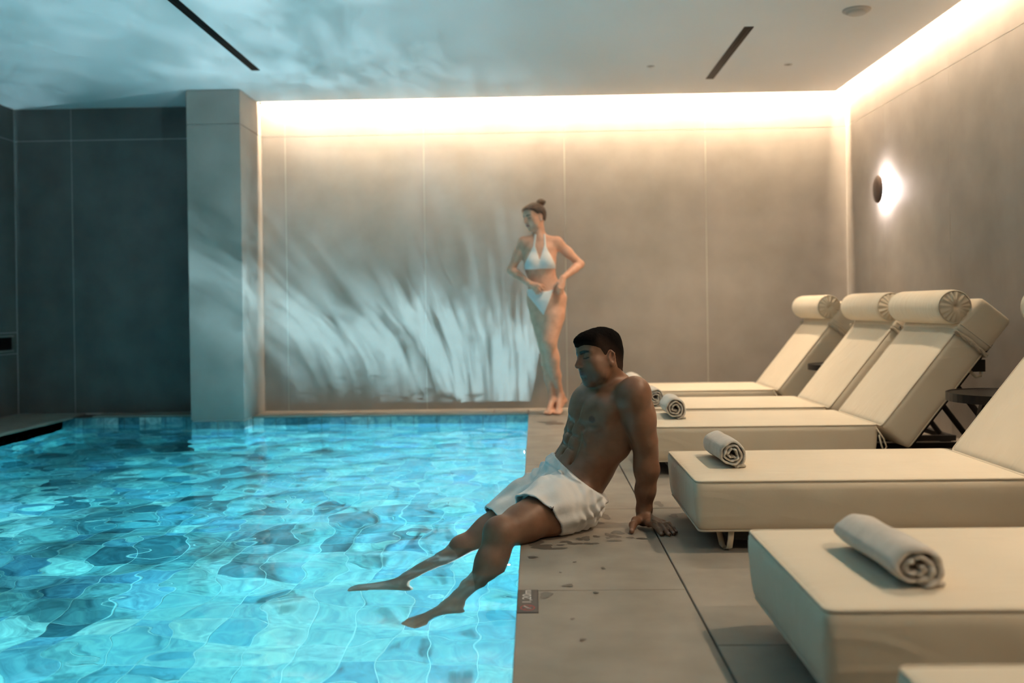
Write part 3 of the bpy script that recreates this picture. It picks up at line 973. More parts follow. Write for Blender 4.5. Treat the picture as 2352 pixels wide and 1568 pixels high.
# ------------------------------------------------------------------ splashes of water on the deck
sp = bmesh.new()
def blot(x, y, rx, ry, seed):
    r_ = random.Random(seed)
    a, b, c = r_.uniform(0, 6), r_.uniform(0, 6), r_.uniform(0, 6)
    ring = []
    for k in range(18):
        t = 6.2832 * k / 18
        f = 1 + .22 * math.sin(2 * t + a) + .16 * math.sin(3 * t + b) + .08 * math.sin(5 * t + c)
        ring.append(sp.verts.new((x + rx * f * math.cos(t), y + ry * f * math.sin(t), .0005 + .00004 * seed)))
    sp.faces.new(ring)
SPL = [(.015, 3.545, .045, .03), (.06, 3.52, .04, .016), (-.01, 3.60, .03, .04), (.10, 3.62, .018, .018), (.13, 3.59, .024, .02), (.15, 3.66, .013, .02), (.175, 3.67, .02, .03),
       (.19, 3.59, .024, .018), (.08, 3.57, .012, .012), (.215, 3.70, .012, .018), (.26, 3.73, .012, .02), (.285, 3.70, .02, .02), (.30, 3.76, .022, .03),
       (.34, 3.68, .012, .014), (.28, 3.63, .024, .014), (.26, 3.68, .014, .012), (.235, 3.93, .02, .03), (.27, 4.05, .022, .05), (.25, 4.15, .02, .03), (.52, 4.30, .02, .05), (.55, 4.05, .02, .03),
       (.09, 3.05, .014, .018), (.02, 2.95, .02, .03), (.10, 7.35, .05, .12), (.16, 7.30, .05, .05), (.05, 7.40, .03, .06), (-.02, 3.40, .02, .012), (.21, 3.25, .008, .012), (.12, 3.33, .006, .006), (.07, 3.2, .005, .006),
       (.17, 2.97, .008, .01), (.09, 2.72, .006, .008), (.11, 2.55, .008, .01), (.38, 3.66, .02, .012)]
for i, (x, y, a, b) in enumerate(SPL): blot(x, y, a, b, i)
o = obj('water_splashes', sp, M['wet'], floor); o['kind'] = 'stuff'
# ------------------------------------------------------------------ sculpting: smooth blended volumes -> one continuous mesh
def v3(*a): return np.array(a, np.float64)
def unit(a):
    a = np.asarray(a, float); return a / np.linalg.norm(a)

class Sculpt:
    def __init__(s, axes):
        s.ax = [np.asarray(a, np.float32) for a in axes]
        s.F = np.full([len(a) for a in s.ax], 0.25, np.float32)
    def _sub(s, lo, hi):
        sl = tuple(slice(int(np.searchsorted(a, l)), int(np.searchsorted(a, h)) + 1) for a, l, h in zip(s.ax, lo, hi))
        return sl, [s.ax[0][sl[0]][:, None, None], s.ax[1][sl[1]][None, :, None], s.ax[2][sl[2]][None, None, :]]
    def put(s, lo, hi, fn, k, op='add'):
        m = k + .02
        sl, P = s._sub(np.asarray(lo) - m, np.asarray(hi) + m)
        A = s.F[sl]
        if A.size == 0: return
        d = fn(P).astype(np.float32)
        if op == 'sub':
            d = -d
            h = np.maximum(k - np.abs(A - d), 0) / k
            s.F[sl] = np.maximum(A, d) + h * h * k * .25
        else:
            h = np.maximum(k - np.abs(A - d), 0) / k
            s.F[sl] = np.minimum(A, d) - h * h * k * .25
    def cone(s, a, b, ra, rb, k=.02, op='add'):
        a, b = np.asarray(a, float), np.asarray(b, float)
        d = b - a; L2 = d @ d
        r = max(ra, rb)
        def fn(P):
            t = np.clip(((P[0] - a[0]) * d[0] + (P[1] - a[1]) * d[1] + (P[2] - a[2]) * d[2]) / L2, 0, 1)
            q = (P[0] - a[0] - t * d[0]) ** 2 + (P[1] - a[1] - t * d[1]) ** 2 + (P[2] - a[2] - t * d[2]) ** 2
            return np.sqrt(q) - (ra + (rb - ra) * t)
        s.put(np.minimum(a, b) - r, np.maximum(a, b) + r, fn, k, op)
    def chain(s, pts, rs, k=.02):
        for i in range(len(pts) - 1): s.cone(pts[i], pts[i + 1], rs[i], rs[i + 1], k)
    def econe(s, a, b, ra, rb, side, k=.02, op='add', side_b=None):
        """tapered segment with an elliptic section: ra, rb = (half width along side, half depth)"""
        a, b = np.asarray(a, float), np.asarray(b, float)
        d = b - a; L2 = d @ d; e = d / math.sqrt(L2)
        su = unit(np.asarray(side, float) - e * (np.asarray(side, float) @ e)); fw = np.cross(e, su)
        r = max(*ra, *rb)
        def fn(P):
            x, y, z = P[0] - a[0], P[1] - a[1], P[2] - a[2]
            ax_ = x * e[0] + y * e[1] + z * e[2]
            t = np.clip(ax_ / math.sqrt(L2), 0, 1)
            u = (x * su[0] + y * su[1] + z * su[2]) / (ra[0] + (rb[0] - ra[0]) * t)
            w = (x * fw[0] + y * fw[1] + z * fw[2]) / (ra[1] + (rb[1] - ra[1]) * t)
            m = np.minimum(ra[0] + (rb[0] - ra[0]) * t, ra[1] + (rb[1] - ra[1]) * t)
            q = (ax_ - t * math.sqrt(L2)) / m
            return (np.sqrt(u * u + w * w + q * q) - 1) * m
        s.put(np.minimum(a, b) - r, np.maximum(a, b) + r, fn, k, op)
    def ell(s, c, r, R=None, k=.02, op='add'):
        c = np.asarray(c, float); R = np.eye(3) if R is None else np.asarray(R)
        m = max(r)
        def fn(P):
            x, y, z = P[0] - c[0], P[1] - c[1], P[2] - c[2]
            q = [(x * R[i][0] + y * R[i][1] + z * R[i][2]) / r[i] for i in range(3)]
            k0 = np.sqrt(q[0] ** 2 + q[1] ** 2 + q[2] ** 2)
            k1 = np.sqrt((q[0] / r[0]) ** 2 + (q[1] / r[1]) ** 2 + (q[2] / r[2]) ** 2) + 1e-9
            return k0 * (k0 - 1) / k1
        s.put(c - m, c + m, fn, k, op)

def surface(F, ax):
    """surface nets: vertices and quads of the zero set"""
    S = F < 0
    nx_, ny_, nz_ = F.shape
    anyc = np.zeros((nx_ - 1, ny_ - 1, nz_ - 1), bool); allc = np.ones_like(anyc)
    for i in (0, 1):
        for j in (0, 1):
            for k in (0, 1):
                c = S[i:nx_ - 1 + i, j:ny_ - 1 + j, k:nz_ - 1 + k]
                anyc |= c; allc &= c
    cells = np.argwhere(anyc & ~allc)
    flat = (cells[:, 0] * (ny_ - 1) + cells[:, 1]) * (nz_ - 1) + cells[:, 2]
    I, J, K = cells.T
    val = {}; pos = {}
    for i in (0, 1):
        for j in (0, 1):
            for k in (0, 1):
                val[i, j, k] = F[I + i, J + j, K + k]
    acc = np.zeros((len(cells), 3)); cnt = np.zeros(len(cells))
    gx = [ax[0][I], ax[0][I + 1]]; gy = [ax[1][J], ax[1][J + 1]]; gz = [ax[2][K], ax[2][K + 1]]
    for a in val:
        for d in range(3):
            if a[d]: continue
            b = tuple(1 if q == d else a[q] for q in range(3))
            va, vb = val[a], val[b]
            m = (va < 0) != (vb < 0)
            t = np.where(m, va / np.where(m, va - vb, 1), 0)
            pa = np.stack([gx[a[0]], gy[a[1]], gz[a[2]]], 1); pb = np.stack([gx[b[0]], gy[b[1]], gz[b[2]]], 1)
            acc += np.where(m[:, None], pa + (pb - pa) * t[:, None], 0); cnt += m
    V = acc / cnt[:, None]
    def vid(i, j, k):
        f = (i * (ny_ - 1) + j) * (nz_ - 1) + k
        return np.searchsorted(flat, f)
    quads = []
    e = np.argwhere(S[1:, 1:-1, 1:-1] != S[:-1, 1:-1, 1:-1]); i, j, k = e[:, 0], e[:, 1] + 1, e[:, 2] + 1
    q = np.stack([vid(i, j - 1, k - 1), vid(i, j, k - 1), vid(i, j, k), vid(i, j - 1, k)], 1)
    fl = S[i, j, k]; q[~fl] = q[~fl][:, ::-1]; quads.append(q)
    e = np.argwhere(S[1:-1, 1:, 1:-1] != S[1:-1, :-1, 1:-1]); i, j, k = e[:, 0] + 1, e[:, 1], e[:, 2] + 1
    q = np.stack([vid(i - 1, j, k - 1), vid(i - 1, j, k), vid(i, j, k), vid(i, j, k - 1)], 1)
    fl = S[i, j, k]; q[~fl] = q[~fl][:, ::-1]; quads.append(q)
    e = np.argwhere(S[1:-1, 1:-1, 1:] != S[1:-1, 1:-1, :-1]); i, j, k = e[:, 0] + 1, e[:, 1] + 1, e[:, 2]
    q = np.stack([vid(i - 1, j - 1, k), vid(i, j - 1, k), vid(i, j, k), vid(i - 1, j, k)], 1)
    fl = S[i, j, k]; q[~fl] = q[~fl][:, ::-1]; quads.append(q)
    return V, np.concatenate(quads)

def keep_largest(V, Q):
    """drop stray specks: keep the biggest connected piece"""
    n = len(V); lab = np.arange(n)
    e = np.concatenate([Q[:, [0, 1]], Q[:, [1, 2]], Q[:, [2, 3]]])
    for _ in range(400):
        m = np.minimum(lab[e[:, 0]], lab[e[:, 1]])
        new = lab.copy()
        np.minimum.at(new, e[:, 0], m); np.minimum.at(new, e[:, 1], m)
        new = new[new]; new = new[new]
        if (new == lab).all(): break
        lab = new
    ids, c = np.unique(lab, return_counts=True)
    good = lab == ids[c.argmax()]
    Q = Q[good[Q[:, 0]]]
    mp = np.cumsum(good) - 1
    return V[good], mp[Q]

def np_mesh(name, V, Q, mat, parent=None, col=None, relax=0):
    if relax:
        e = np.concatenate([Q[:, [0, 1]], Q[:, [1, 2]], Q[:, [2, 3]], Q[:, [3, 0]]])
        for _ in range(relax):
            acc = np.zeros_like(V); cn = np.zeros(len(V))
            np.add.at(acc, e[:, 0], V[e[:, 1]]); np.add.at(cn, e[:, 0], 1)
            np.add.at(acc, e[:, 1], V[e[:, 0]]); np.add.at(cn, e[:, 1], 1)
            V = V * .5 + .5 * acc / np.maximum(cn, 1)[:, None]
    me = bpy.data.meshes.new(name)
    me.vertices.add(len(V)); me.vertices.foreach_set('co', V.ravel().astype(np.float32))
    me.loops.add(Q.size); me.loops.foreach_set('vertex_index', Q.ravel().astype(np.int32))
    me.polygons.add(len(Q)); me.polygons.foreach_set('loop_start', np.arange(0, Q.size, 4, dtype=np.int32))
    me.update(calc_edges=True)
    me.polygons.foreach_set('use_smooth', [True] * len(Q))
    if col is not None:
        at = me.color_attributes.new('Col', 'FLOAT_COLOR', 'POINT')
        c4 = np.ones((len(V), 4), np.float32); c4[:, :3] = col
        at.data.foreach_set('color', c4.ravel())
    me.materials.append(mat)
    return mobj(name, me, parent)

def axis_graded(lo, hi, h, flo, fhi, fh):
    a = list(np.arange(lo, flo, h)); b = list(np.arange(flo, fhi, fh)); c = list(np.arange(fhi, hi + h, h))
    return np.array(a + b + c, np.float32)

def soft(d, w):            # 1 inside, 0 outside, smooth over w
    return np.clip(.5 - d / w, 0, 1)

def mat_skin(name, rough, sss, spec=.45):
    m, nt, b = new_mat(name)
    at = N(nt, 'ShaderNodeAttribute', attribute_name='Col')
    tc = N(nt, 'ShaderNodeTexCoord')
    n1 = N(nt, 'ShaderNodeTexNoise', i_Scale=22.0, i_Detail=5.0)
    nt.links.new(tc.outputs['Object'], n1.inputs['Vector'])
    r = ramp(nt, [(.3, (.88, .87, .86)), (.7, (1.1, 1.1, 1.1))])
    nt.links.new(n1.outputs['Fac'], r.inputs[0])
    mx = N(nt, 'ShaderNodeMix', data_type='RGBA', blend_type='MULTIPLY'); mx.inputs['Factor'].default_value = 1
    nt.links.new(at.outputs['Color'], mx.inputs['A']); nt.links.new(r.outputs[0], mx.inputs['B'])
    nt.links.new(mx.outputs['Result'], b.inputs['Base Color'])
    b.inputs['Roughness'].default_value = rough
    b.inputs['Specular IOR Level'].default_value = spec
    b.inputs['Subsurface Weight'].default_value = sss
    b.inputs['Subsurface Radius'].default_value = (1.0, .4, .2)
    b.inputs['Subsurface Scale'].default_value = .008
    n2 = N(nt, 'ShaderNodeTexNoise', i_Scale=260.0, i_Detail=3.0)
    nt.links.new(tc.outputs['Object'], n2.inputs['Vector'])
    bp = N(nt, 'ShaderNodeBump', i_Strength=.12, i_Distance=.002)
    nt.links.new(n2.outputs['Fac'], bp.inputs['Height']); nt.links.new(bp.outputs[0], b.inputs['Normal'])
    return m
def mat_attr(name, rough, bump=.5, bscale=400, stretch=(1, 1, 1), spec=.3):
    m, nt, b = new_mat(name)
    at = N(nt, 'ShaderNodeAttribute', attribute_name='Col')
    nt.links.new(at.outputs['Color'], b.inputs['Base Color'])
    b.inputs['Roughness'].default_value = rough; b.inputs['Specular IOR Level'].default_value = spec
    tc = N(nt, 'ShaderNodeTexCoord'); mp = N(nt, 'ShaderNodeMapping'); mp.inputs['Scale'].default_value = stretch
    nt.links.new(tc.outputs['Object'], mp.inputs[0])
    n2 = N(nt, 'ShaderNodeTexNoise', i_Scale=bscale, i_Detail=3.0); nt.links.new(mp.outputs[0], n2.inputs['Vector'])
    bp = N(nt, 'ShaderNodeBump', i_Strength=bump, i_Distance=.003)
    nt.links.new(n2.outputs['Fac'], bp.inputs['Height']); nt.links.new(bp.outputs[0], b.inputs['Normal'])
    return m

BROW_U = .0185
class Head:
    """head frame: f = out of the face, l = towards the person's left, u = crown; origin level with the eyes, mid skull"""
    def __init__(s, origin, az, pitch, roll, scale):
        # az: plan direction of the gaze (angle), pitch down positive, roll lifts the left side
        fh = v3(math.cos(az), math.sin(az), 0)
        f = fh * math.cos(pitch) - v3(0, 0, math.sin(pitch))
        l0 = v3(-fh[1], fh[0], 0); u0 = np.cross(f, l0)
        s.f = f
        s.l = l0 * math.cos(roll) + u0 * math.sin(roll)
        s.u = -l0 * math.sin(roll) + u0 * math.cos(roll)
        s.o = np.asarray(origin, float); s.k = scale
        s.R = np.array([s.f, s.l, s.u])
    def p(s, f, l, u): return s.o + s.k * (s.f * f + s.l * l + s.u * u)
    def loc(s, V): return ((V - s.o) @ s.R.T) / s.k
    def sculpt(s, S, female=False):
        k = s.k; R = s.R
        def E(c, r, kk=.012, op='add'): S.ell(s.p(*c), [q * k for q in r], R, kk * k, op)
        def Cn(a, b, ra, rb, kk=.012, op='add'): S.cone(s.p(*a), s.p(*b), ra * k, rb * k, kk * k, op)
        jw = .88 if female else 1.0
        E((-.016, 0, .034), (.090, .0750, .078), .02)
        E((-.040, 0, .003), (.064, .064, .068), .03)
        S.econe(s.p(.030, 0, .035), s.p(.046, 0, -.060), (.062 * k, .052 * k), (.046 * jw * k, .042 * k), s.l, .03 * k)
        E((.050, 0, .050), (.042, .056, .034), .03)
        for q in (-1, 1):
            Cn((-.004, q * .056 * jw, -.030), (.030, q * .046 * jw, -.082), .020, .018, .03)
            Cn((.030, q * .046 * jw, -.082), (.062, q * .014, -.104), .018, .016, .03)
            E((.055, q * .042, -.024), (.024, .022, .022), .035)
            E((.042, q * .040, -.055), (.026, .022, .030), .035)
            Cn((.084, q * .012, .018), (.066, q * .050, .020), .011 if not female else .008, .009, .018)
        E((.068, 0, -.102), (.017, .022 * jw, .017), .02)
        E((.072, 0, -.066), (.022, .032, .030), .02)
        E((.076, 0, -.030), (.020, .026, .030), .02)
        # nose
        Cn((.086, 0, .012), (.110, 0, -.030), .0085, .0105, .012)
        E((.108, 0, -.034), (.0100, .0098, .0085), .008)
        for q in (-1, 1):
            E((.097, q * .0115, -.036), (.010, .0075, .0075), .006)
            E((.101, q * .0065, -.0425), (.005, .0035, .003), .004, 'sub')
            # eye socket, closed lid, crease
            E((.0935, q * .033, .003), (.0135, .020, .0120), .014, 'sub')
            E((.0705, q * .0320, .000), (.0150, .0200, .0135), .007)
            Cn((.0875, q * .019, -.0075), (.079, q * .047, -.0050), .0014, .0012, .004, 'sub')
            # ears
            e0 = s.o; s.o = s.o - s.u * (.011 * k) - s.f * (.002 * k)
            E((-.014, q * .076, -.008), (.018, .0070, .031), .008)
            E((-.013, q * .083, -.004), (.0115, .0065, .021), .004, 'sub')
            S.chain([s.p(-.002, q * .078, .010), s.p(-.012, q * .081, .021), s.p(-.024, q * .082, .012), s.p(-.026, q * .081, -.006), s.p(-.020, q * .079, -.022)], [.0030 * k, .0036 * k, .0038 * k, .0034 * k, .003 * k], .003 * k)
            S.chain([s.p(-.018, q * .079, .010), s.p(-.019, q * .079, -.006), s.p(-.008, q * .079, -.018)], [.0026 * k, .0028 * k, .0026 * k], .003 * k)
            E((-.010, q * .077, -.031), (.008, .005, .009), .006)
            E((.001, q * .077, -.010), (.004, .005, .007), .004)
            s.o = e0
        # mouth
        E((.0905, 0, -.0615), (.0065, .021, .0050), .006)
        E((.0880, 0, -.0735), (.0075, .0185, .0065), .006)
        Cn((.0960, .002, -.067), (.0845, .022, -.0685), .0007, .0009, .0035, 'sub')
        Cn((.0960, -.002, -.067), (.0845, -.022, -.0685), .0007, .0009, .0035, 'sub')
        Cn((.090, -.014, -.085), (.090, .014, -.085), .004, .004, .014, 'sub')
    def paint(s, V, col, lips, brow, lid, stubble=None, blush=None, brow_t=1.0):
        q = s.loc(V); f, l, u = q[:, 0], np.abs(q[:, 1]), q[:, 2]
        head = (f > .02) & (l < .075) & (u > -.13) & (u < .12) & (f < .14)
        def mix(c, w):
            w = (w * head)[:, None]
            col[:] = col * (1 - w) + np.asarray(c) * w
        if stubble is not None:
            w = soft(np.sqrt(((u + .088) / .042) ** 2 + ((l - .0) / .075) ** 2) - 1, .5) * .55
            w2 = soft(np.sqrt(((u + .049) / .007) ** 2 + (l / .026) ** 2) - 1, .8) * .5
            mix(stubble, np.maximum(w, w2))
        mix(lips, soft(np.sqrt(((u + .0675) / .0105) ** 2 + (l / .026) ** 2) - 1, .35) * .85)
        # brow: arc
        c = BROW_U + .0035 * np.sin(np.clip((l - .012) / .042, 0, 1) * 2.6)
        th = (.0058 - .0030 * np.clip((l - .030) / .024, 0, 1)) * brow_t
        mix(brow, soft(np.abs(u - c) - th, .003) * soft(np.abs(l - .033) - .0225, .006) * .95)
        # lash line and shaded lid crease
        c = -.0068 + .0018 * np.abs((l - .032) / .014)
        mix(lid, soft(np.abs(u - c) - .0022, .0025) * soft(np.abs(l - .033) - .0175, .004) * .95)
# ------------------------------------------------------------------ the seated man
def build_man():
    root = empty('person', (.13, 3.94, 0), label='bare-chested man in white swim shorts seated on the pool edge, leaning back', cat='person')
    S = Sculpt([axis_graded(-.80, .60, .0045, .10, .36, .0026), axis_graded(3.18, 4.45, .0045, 3.76, 4.03, .0026), axis_graded(-.50, .82, .0045, .53, .79, .0026)])
    # spine stations: centre, (half width, half depth), towards his left
    st = [((.104, 3.940, .105), (.160, .108), (.27, -.96, 0)),
          ((.145, 3.946, .170), (.152, .106), (.30, -.95, .02)),
          ((.196, 3.950, .245), (.138, .102), (.38, -.92, .03)),
          ((.232, 3.948, .330), (.146, .106), (.44, -.90, .04)),
          ((.258, 3.942, .410), (.158, .112), (.50, -.86, .05)),
          ((.276, 3.935, .480), (.150, .088), (.54, -.84, .06))]
    for (a, ra, sa), (b, rb, sb) in zip(st, st[1:]):
        S.econe(a, b, ra, rb, v3(*sa) + v3(*sb), .035)
    P = lambda *a: v3(*a)
    side = unit((.52, -.85, .11)); up = unit((.20, -.0, .98)); side = unit(side - up * (side @ up)); fw = np.cross(up, side) * -1
    if fw @ v3(-.84, -.54, 0) < 0: fw = -fw
    RT = np.array([fw, side, up])
    ch = v3(.268, 3.940, .418)
    T = lambda f, l, u: ch + fw * f + side * l + up * u
    shL, shR = P(.362, 3.790, .514), P(.250, 4.075, .498)
    # shoulder girdle and trapezius
    S.cone(T(-.02, .03, .085), shL, .056, .060, .05)
    S.cone(T(-.02, -.03, .085), shR, .056, .058, .05)
    S.cone(T(-.035, .0, .13), T(-.03, .12, .095), .040, .036, .05)
    S.cone(T(-.035, .0, .13), T(-.03, -.12, .095), .040, .036, .05)
    S.cone(T(-.03, .10, .02), T(-.02, .115, -.10), .050, .030, .05)       # lats
    S.cone(T(-.03, -.10, .02), T(-.02, -.115, -.10), .050, .030, .05)
    # pectorals
    for q in (-1, 1):
        S.ell(T(.080 if q > 0 else .068, q * .068 if q > 0 else -.054, .018), (.032, .074 if q > 0 else .062, .056), RT, .035)
        S.ell(T(.072 if q > 0 else .058, q * .105 if q > 0 else -.080, .050), (.034, .055, .045), RT, .035)
        S.cone(T(.066, q * .012, .092), T(.052, q * (.115 if q > 0 else .070), .106), .010, .009, .025)   # collar bones
    S.cone(T(.128, 0, .060), T(.120, 0, -.03), .004, .005, .022, 'sub')             # sternum groove
    for q in (-1, 1):
        S.cone(T(.128, q * .03, -.045), T(.098, q * .125, -.030), .006, .005, .022, 'sub')   # under the chest
    # rib arch and abdomen
    ab = [(.232 - .080, 3.948 - .050, .320), (.205 - .082, 3.95 - .050, .262), (.172 - .085, 3.95 - .045, .205)]
    sd = unit((.42, -.90, .03))
    sp_ = unit((.36, 0, .93)); sd = unit(sd - sp_ * (sd @ sp_)); fa = np.cross(sd, sp_)
    if fa @ v3(-1, -.4, 0) < 0: fa = -fa
    RA = np.array([fa, sd, sp_])
    B = lambda f, l, u: v3(.208, 3.951, .262) + fa * f + sd * l + sp_ * u
    for u_ in (.085, .035, -.015):
        for q in (-1, 1):
            S.ell(B(.085, q * .030, u_), (.0170, .030, .026), RA, .024)
    S.cone(B(.112, 0, .10), B(.110, 0, -.05), .002, .002, .018, 'sub')
    for u_ in (.060, .010):
        S.cone(B(.110, -.05, u_), B(.110, .05, u_), .0016, .0016, .014, 'sub')
    S.ell(B(.109, 0, -.020), (.006, .007, .004), RA, .007, 'sub')                   # navel
    for q in (-1, 1):
        S.cone(B(.105, q * .066, .10), B(.098, q * .070, -.07), .004, .004, .024, 'sub')
        for n_, u_ in enumerate((.105, .082, .058, .034)):
            S.cone(B(.075, q * .104, u_), B(.030, q * .138, u_ + .012), .010, .009, .014)   # serratus
        S.cone(B(.04, q * .118, -.01), B(.07, q * .095, -.085), .028, .024, .03)            # obliques
        S.cone(B(.112, q * .02, .125), B(.085, q * .105, .060), .007, .006, .014)           # rib margin
    # neck
    H = Head((.247, 3.898, .660), math.atan2(-.455, -.890), math.radians(3), math.radians(9), .92)
    nb_ = P(.280, 3.932, .510)
    S.cone(nb_, H.p(-.035, 0, -.055), .062, .056, .03)
    S.cone(T(.045, .018, .085), H.p(-.022, .052, -.045), .015, .017, .02)
    S.cone(T(.045, -.018, .085), H.p(-.022, -.052, -.045), .015, .017, .02)
    S.cone(T(.010, 0, .095), H.p(.005, 0, -.085), .034, .032, .03)
    S.ell(H.p(.020, 0, -.120), (.010, .010, .012), None, .015)
    H.sculpt(S)
    # left arm, planted behind him
    elL, wrL = P(.420, 3.835, .290), P(.412, 3.868, .062)
    A_ = Sculpt(S.ax)
    A_.ell(shL + P(.012, -.012, .004), (.062, .062, .070), None, .035)
    A_.chain([shL + P(.004, -.006, -.02), P(.394, 3.800, .42), P(.412, 3.820, .335), elL], [.058, .054, .046, .041], .025)
    A_.ell(P(.380, 3.784, .415), (.038, .040, .075), None, .03)                     # biceps
    A_.ell(P(.418, 3.828, .430), (.035, .035, .080), None, .03)                     # triceps
    A_.chain([elL, P(.424, 3.842, .225), P(.416, 3.856, .14), wrL], [.042, .044, .038, .0275], .02)
    A_.ell(P(.404, 3.826, .245), (.032, .034, .060), None, .03)
    A_.ell(P(.436, 3.838, .284), (.014, .018, .020), None, .02)
    A_.cone(wrL, P(.408, 3.850, .034), .029, .026, .02)
    # hand: palm and five separate fingers
    kn = [P(.420, 3.780, .030), P(.441, 3.776, .031), P(.461, 3.784, .029), P(.478, 3.800, .025)]
    for q in kn: A_.cone(P(.410, 3.852, .034), q, .020, .0125, .014)
    A_.cone(kn[0], kn[3], .012, .011, .010)
    tips = [P(.457, 3.695, .0075), P(.484, 3.690, .0075), P(.503, 3.706, .0075), P(.517, 3.736, .007)]
    for q, t, rr in zip(kn, tips, (.0105, .0108, .0102, .0090)):
        d = t - q
        m1 = q + d * .42 + P(0, 0, .011); m2 = q + d * .74 + P(0, 0, .005)
        A_.chain([q, m1, m2, t], [rr * 1.08, rr, rr * .92, rr * .78], .005)
    A_.chain([P(.398, 3.846, .030), P(.374, 3.812, .033), P(.358, 3.772, .026), P(.350, 3.735, .010)], [.020, .0155, .0125, .0098], .012)
    kk = np.clip(.012 + .10 * (S.ax[2][None, None, :] - .42), .012, .04).astype(np.float32)
    hh = np.maximum(kk - np.abs(S.F - A_.F), 0) / kk
    S.F = np.minimum(S.F, A_.F) - hh * hh * kk * .25
    del A_, hh
    # right arm behind the trunk
    elR, wrR = P(.215, 4.21, .285), P(.165, 4.315, .055)
    S.ell(shR + P(-.006, .012, .002), (.060, .060, .068), None, .035)
    S.chain([shR, P(.212, 4.13, .40), elR, P(.232, 4.25, .18), wrR], [.060, .055, .043, .045, .028], .025)
    S.cone(wrR, P(.170, 4.325, .022), .028, .022, .015)
    for q, (dx, dy) in enumerate(((.035, .065), (.020, .085), (.0, .085), (-.020, .07))):
        a = P(.177 - .012 * q, 4.345 + .009 * q, .022)
        S.chain([P(.170, 4.325, .022), a, a + P(dx * .5, dy * .5, .004), a + P(dx, dy, -.014)], [.018, .012, .0105, .008], .008)
    S.chain([P(.170, 4.31, .022), P(.198, 4.315, .018), P(.215, 4.335, .009)], [.016, .012, .009], .01)
    # legs
    hipL, knL, anL = P(.140, 3.835, .108), P(-.134, 3.555, .048), P(-.294, 3.395, -.324)
    hipR, knR, anR = P(.082, 4.045, .120), P(-.292, 3.898, -.098), P(-.515, 3.683, -.374)
    for hp, kn_, an, ball, toe, heel in ((hipL, knL, anL, P(-.405, 3.318, -.412), P(-.448, 3.292, -.428), P(-.285, 3.385, -.385)),
                                         (hipR, knR, anR, P(-.650, 3.660, -.425), P(-.705, 3.655, -.438), P(-.490, 3.665, -.432))):
        d = kn_ - hp; ax_ = unit(d)
        S.chain([hp, hp + d * .35, hp + d * .72, kn_], [.096, .086, .067, .055], .035)
        S.ell(hp + d * .55 + P(0, 0, .024), (.05, .05, .045), None, .04)
        shin = an - kn_
        back_ = np.cross(np.cross(unit(shin), P(-.85, -.5, 0)), unit(shin)); back_ = -unit(back_)
        S.ell(kn_ - back_ * .016, (.046, .046, .048), None, .02)                    # knee cap
        S.chain([kn_, kn_ + shin * .25, kn_ + shin * .6, an], [.054, .048, .040, .033], .025)
        S.cone(kn_ + shin * .16 + back_ * .020, kn_ + shin * .42 + back_ * .016, .040, .036, .03)    # calf
        S.cone(an, heel, .032, .027, .02)
        S.cone(an, ball, .033, .024, .025)
        S.cone(heel, ball, .024, .022, .025)
        fd = unit(toe - ball); sv = unit(np.cross(fd, P(0, 0, 1)))
        sgn = 1 if hp is hipL else -1
        for n_ in range(5):
            o_ = (n_ - 2) * .0155 * sgn
            ln = (.050, .048, .044, .038, .030)[4 - n_] if sgn < 0 else (.030, .038, .044, .048, .050)[n_]
            b0 = ball + sv * o_
            big = (n_ == 4) == (sgn > 0) and n_ in (0, 4) and ln == .050
            S.chain([b0 - fd * .02, b0 + fd * ln * .5 + P(0, 0, .004), b0 + fd * ln], [.013, .0105 + .004 * big, .008 + .003 * big], .008)
    # sit on the deck
    sl, Pg = S._sub((-.04, 3.4, -.2), (.62, 4.5, .06))
    fl = np.where(Pg[0] > -.060 + 0 * Pg[1], .0015 - Pg[2] + 0 * Pg[1], -1.0)
    S.F[sl] = np.maximum(S.F[sl], np.broadcast_to(fl, S.F[sl].shape).astype(np.float32))

    V, Q = surface(S.F, S.ax)
    V, Q = keep_largest(V, Q)
    base = v3(.225, .110, .062)
    col = np.tile(base, (len(V), 1))
    def blob(c, r, c2, a=1.0, R=None):
        d = (V - c) if R is None else (V - c) @ np.asarray(R).T
        w = (soft(np.sqrt(((d / np.asarray(r)) ** 2).sum(1)) - 1, .5) * a)[:, None]
        col[:] = col * (1 - w) + np.asarray(c2) * w
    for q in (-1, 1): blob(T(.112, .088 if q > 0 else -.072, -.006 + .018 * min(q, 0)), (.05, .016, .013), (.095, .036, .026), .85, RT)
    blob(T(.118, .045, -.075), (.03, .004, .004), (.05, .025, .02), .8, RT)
    for t in tips: blob(t + P(-.001, -.002, .005), (.006, .006, .005), (.42, .25, .19), .8)
    blob(P(.350, 3.735, .016), (.007, .008, .006), (.42, .25, .19), .8)
    # slightly ruddier face, ears, hands
    blob(H.p(.10, 0, -.03), (.03, .03, .025), (.27, .115, .07), .5)
    blob(H.p(-.01, .08, -.005), (.03, .03, .04), (.30, .13, .075), .6)
    H.paint(V, col, (.15, .050, .042), (.012, .009, .007), (.02, .012, .01), stubble=(.105, .060, .042), brow_t=1.25)
    body = np_mesh('body', V - v3(.13, 3.94, 0), Q, mat_skin('man_skin', .46, .0, .45), root, col)

    # hair: cropped cap grown from the skull
    sl, Pg = S._sub(H.o - .17, H.o + .17)
    X, Y, Z = [np.broadcast_to(a, S.F[sl].shape) for a in Pg]
    q = H.loc(np.stack([X.ravel(), Y.ravel(), Z.ravel()], 1)); f, l, u = q.T
    line = np.interp(f, [-.12, -.085, -.045, -.030, -.012, .000, .012, .030, .050, .075, .10], [-.072, -.078, -.060, -.020, .012, -.006, -.004, .026, .036, .046, .054])
    line = line + .010 * soft(np.abs(l) - .02, .04) * (f > .06) * -1
    reg = (line - u) * .8
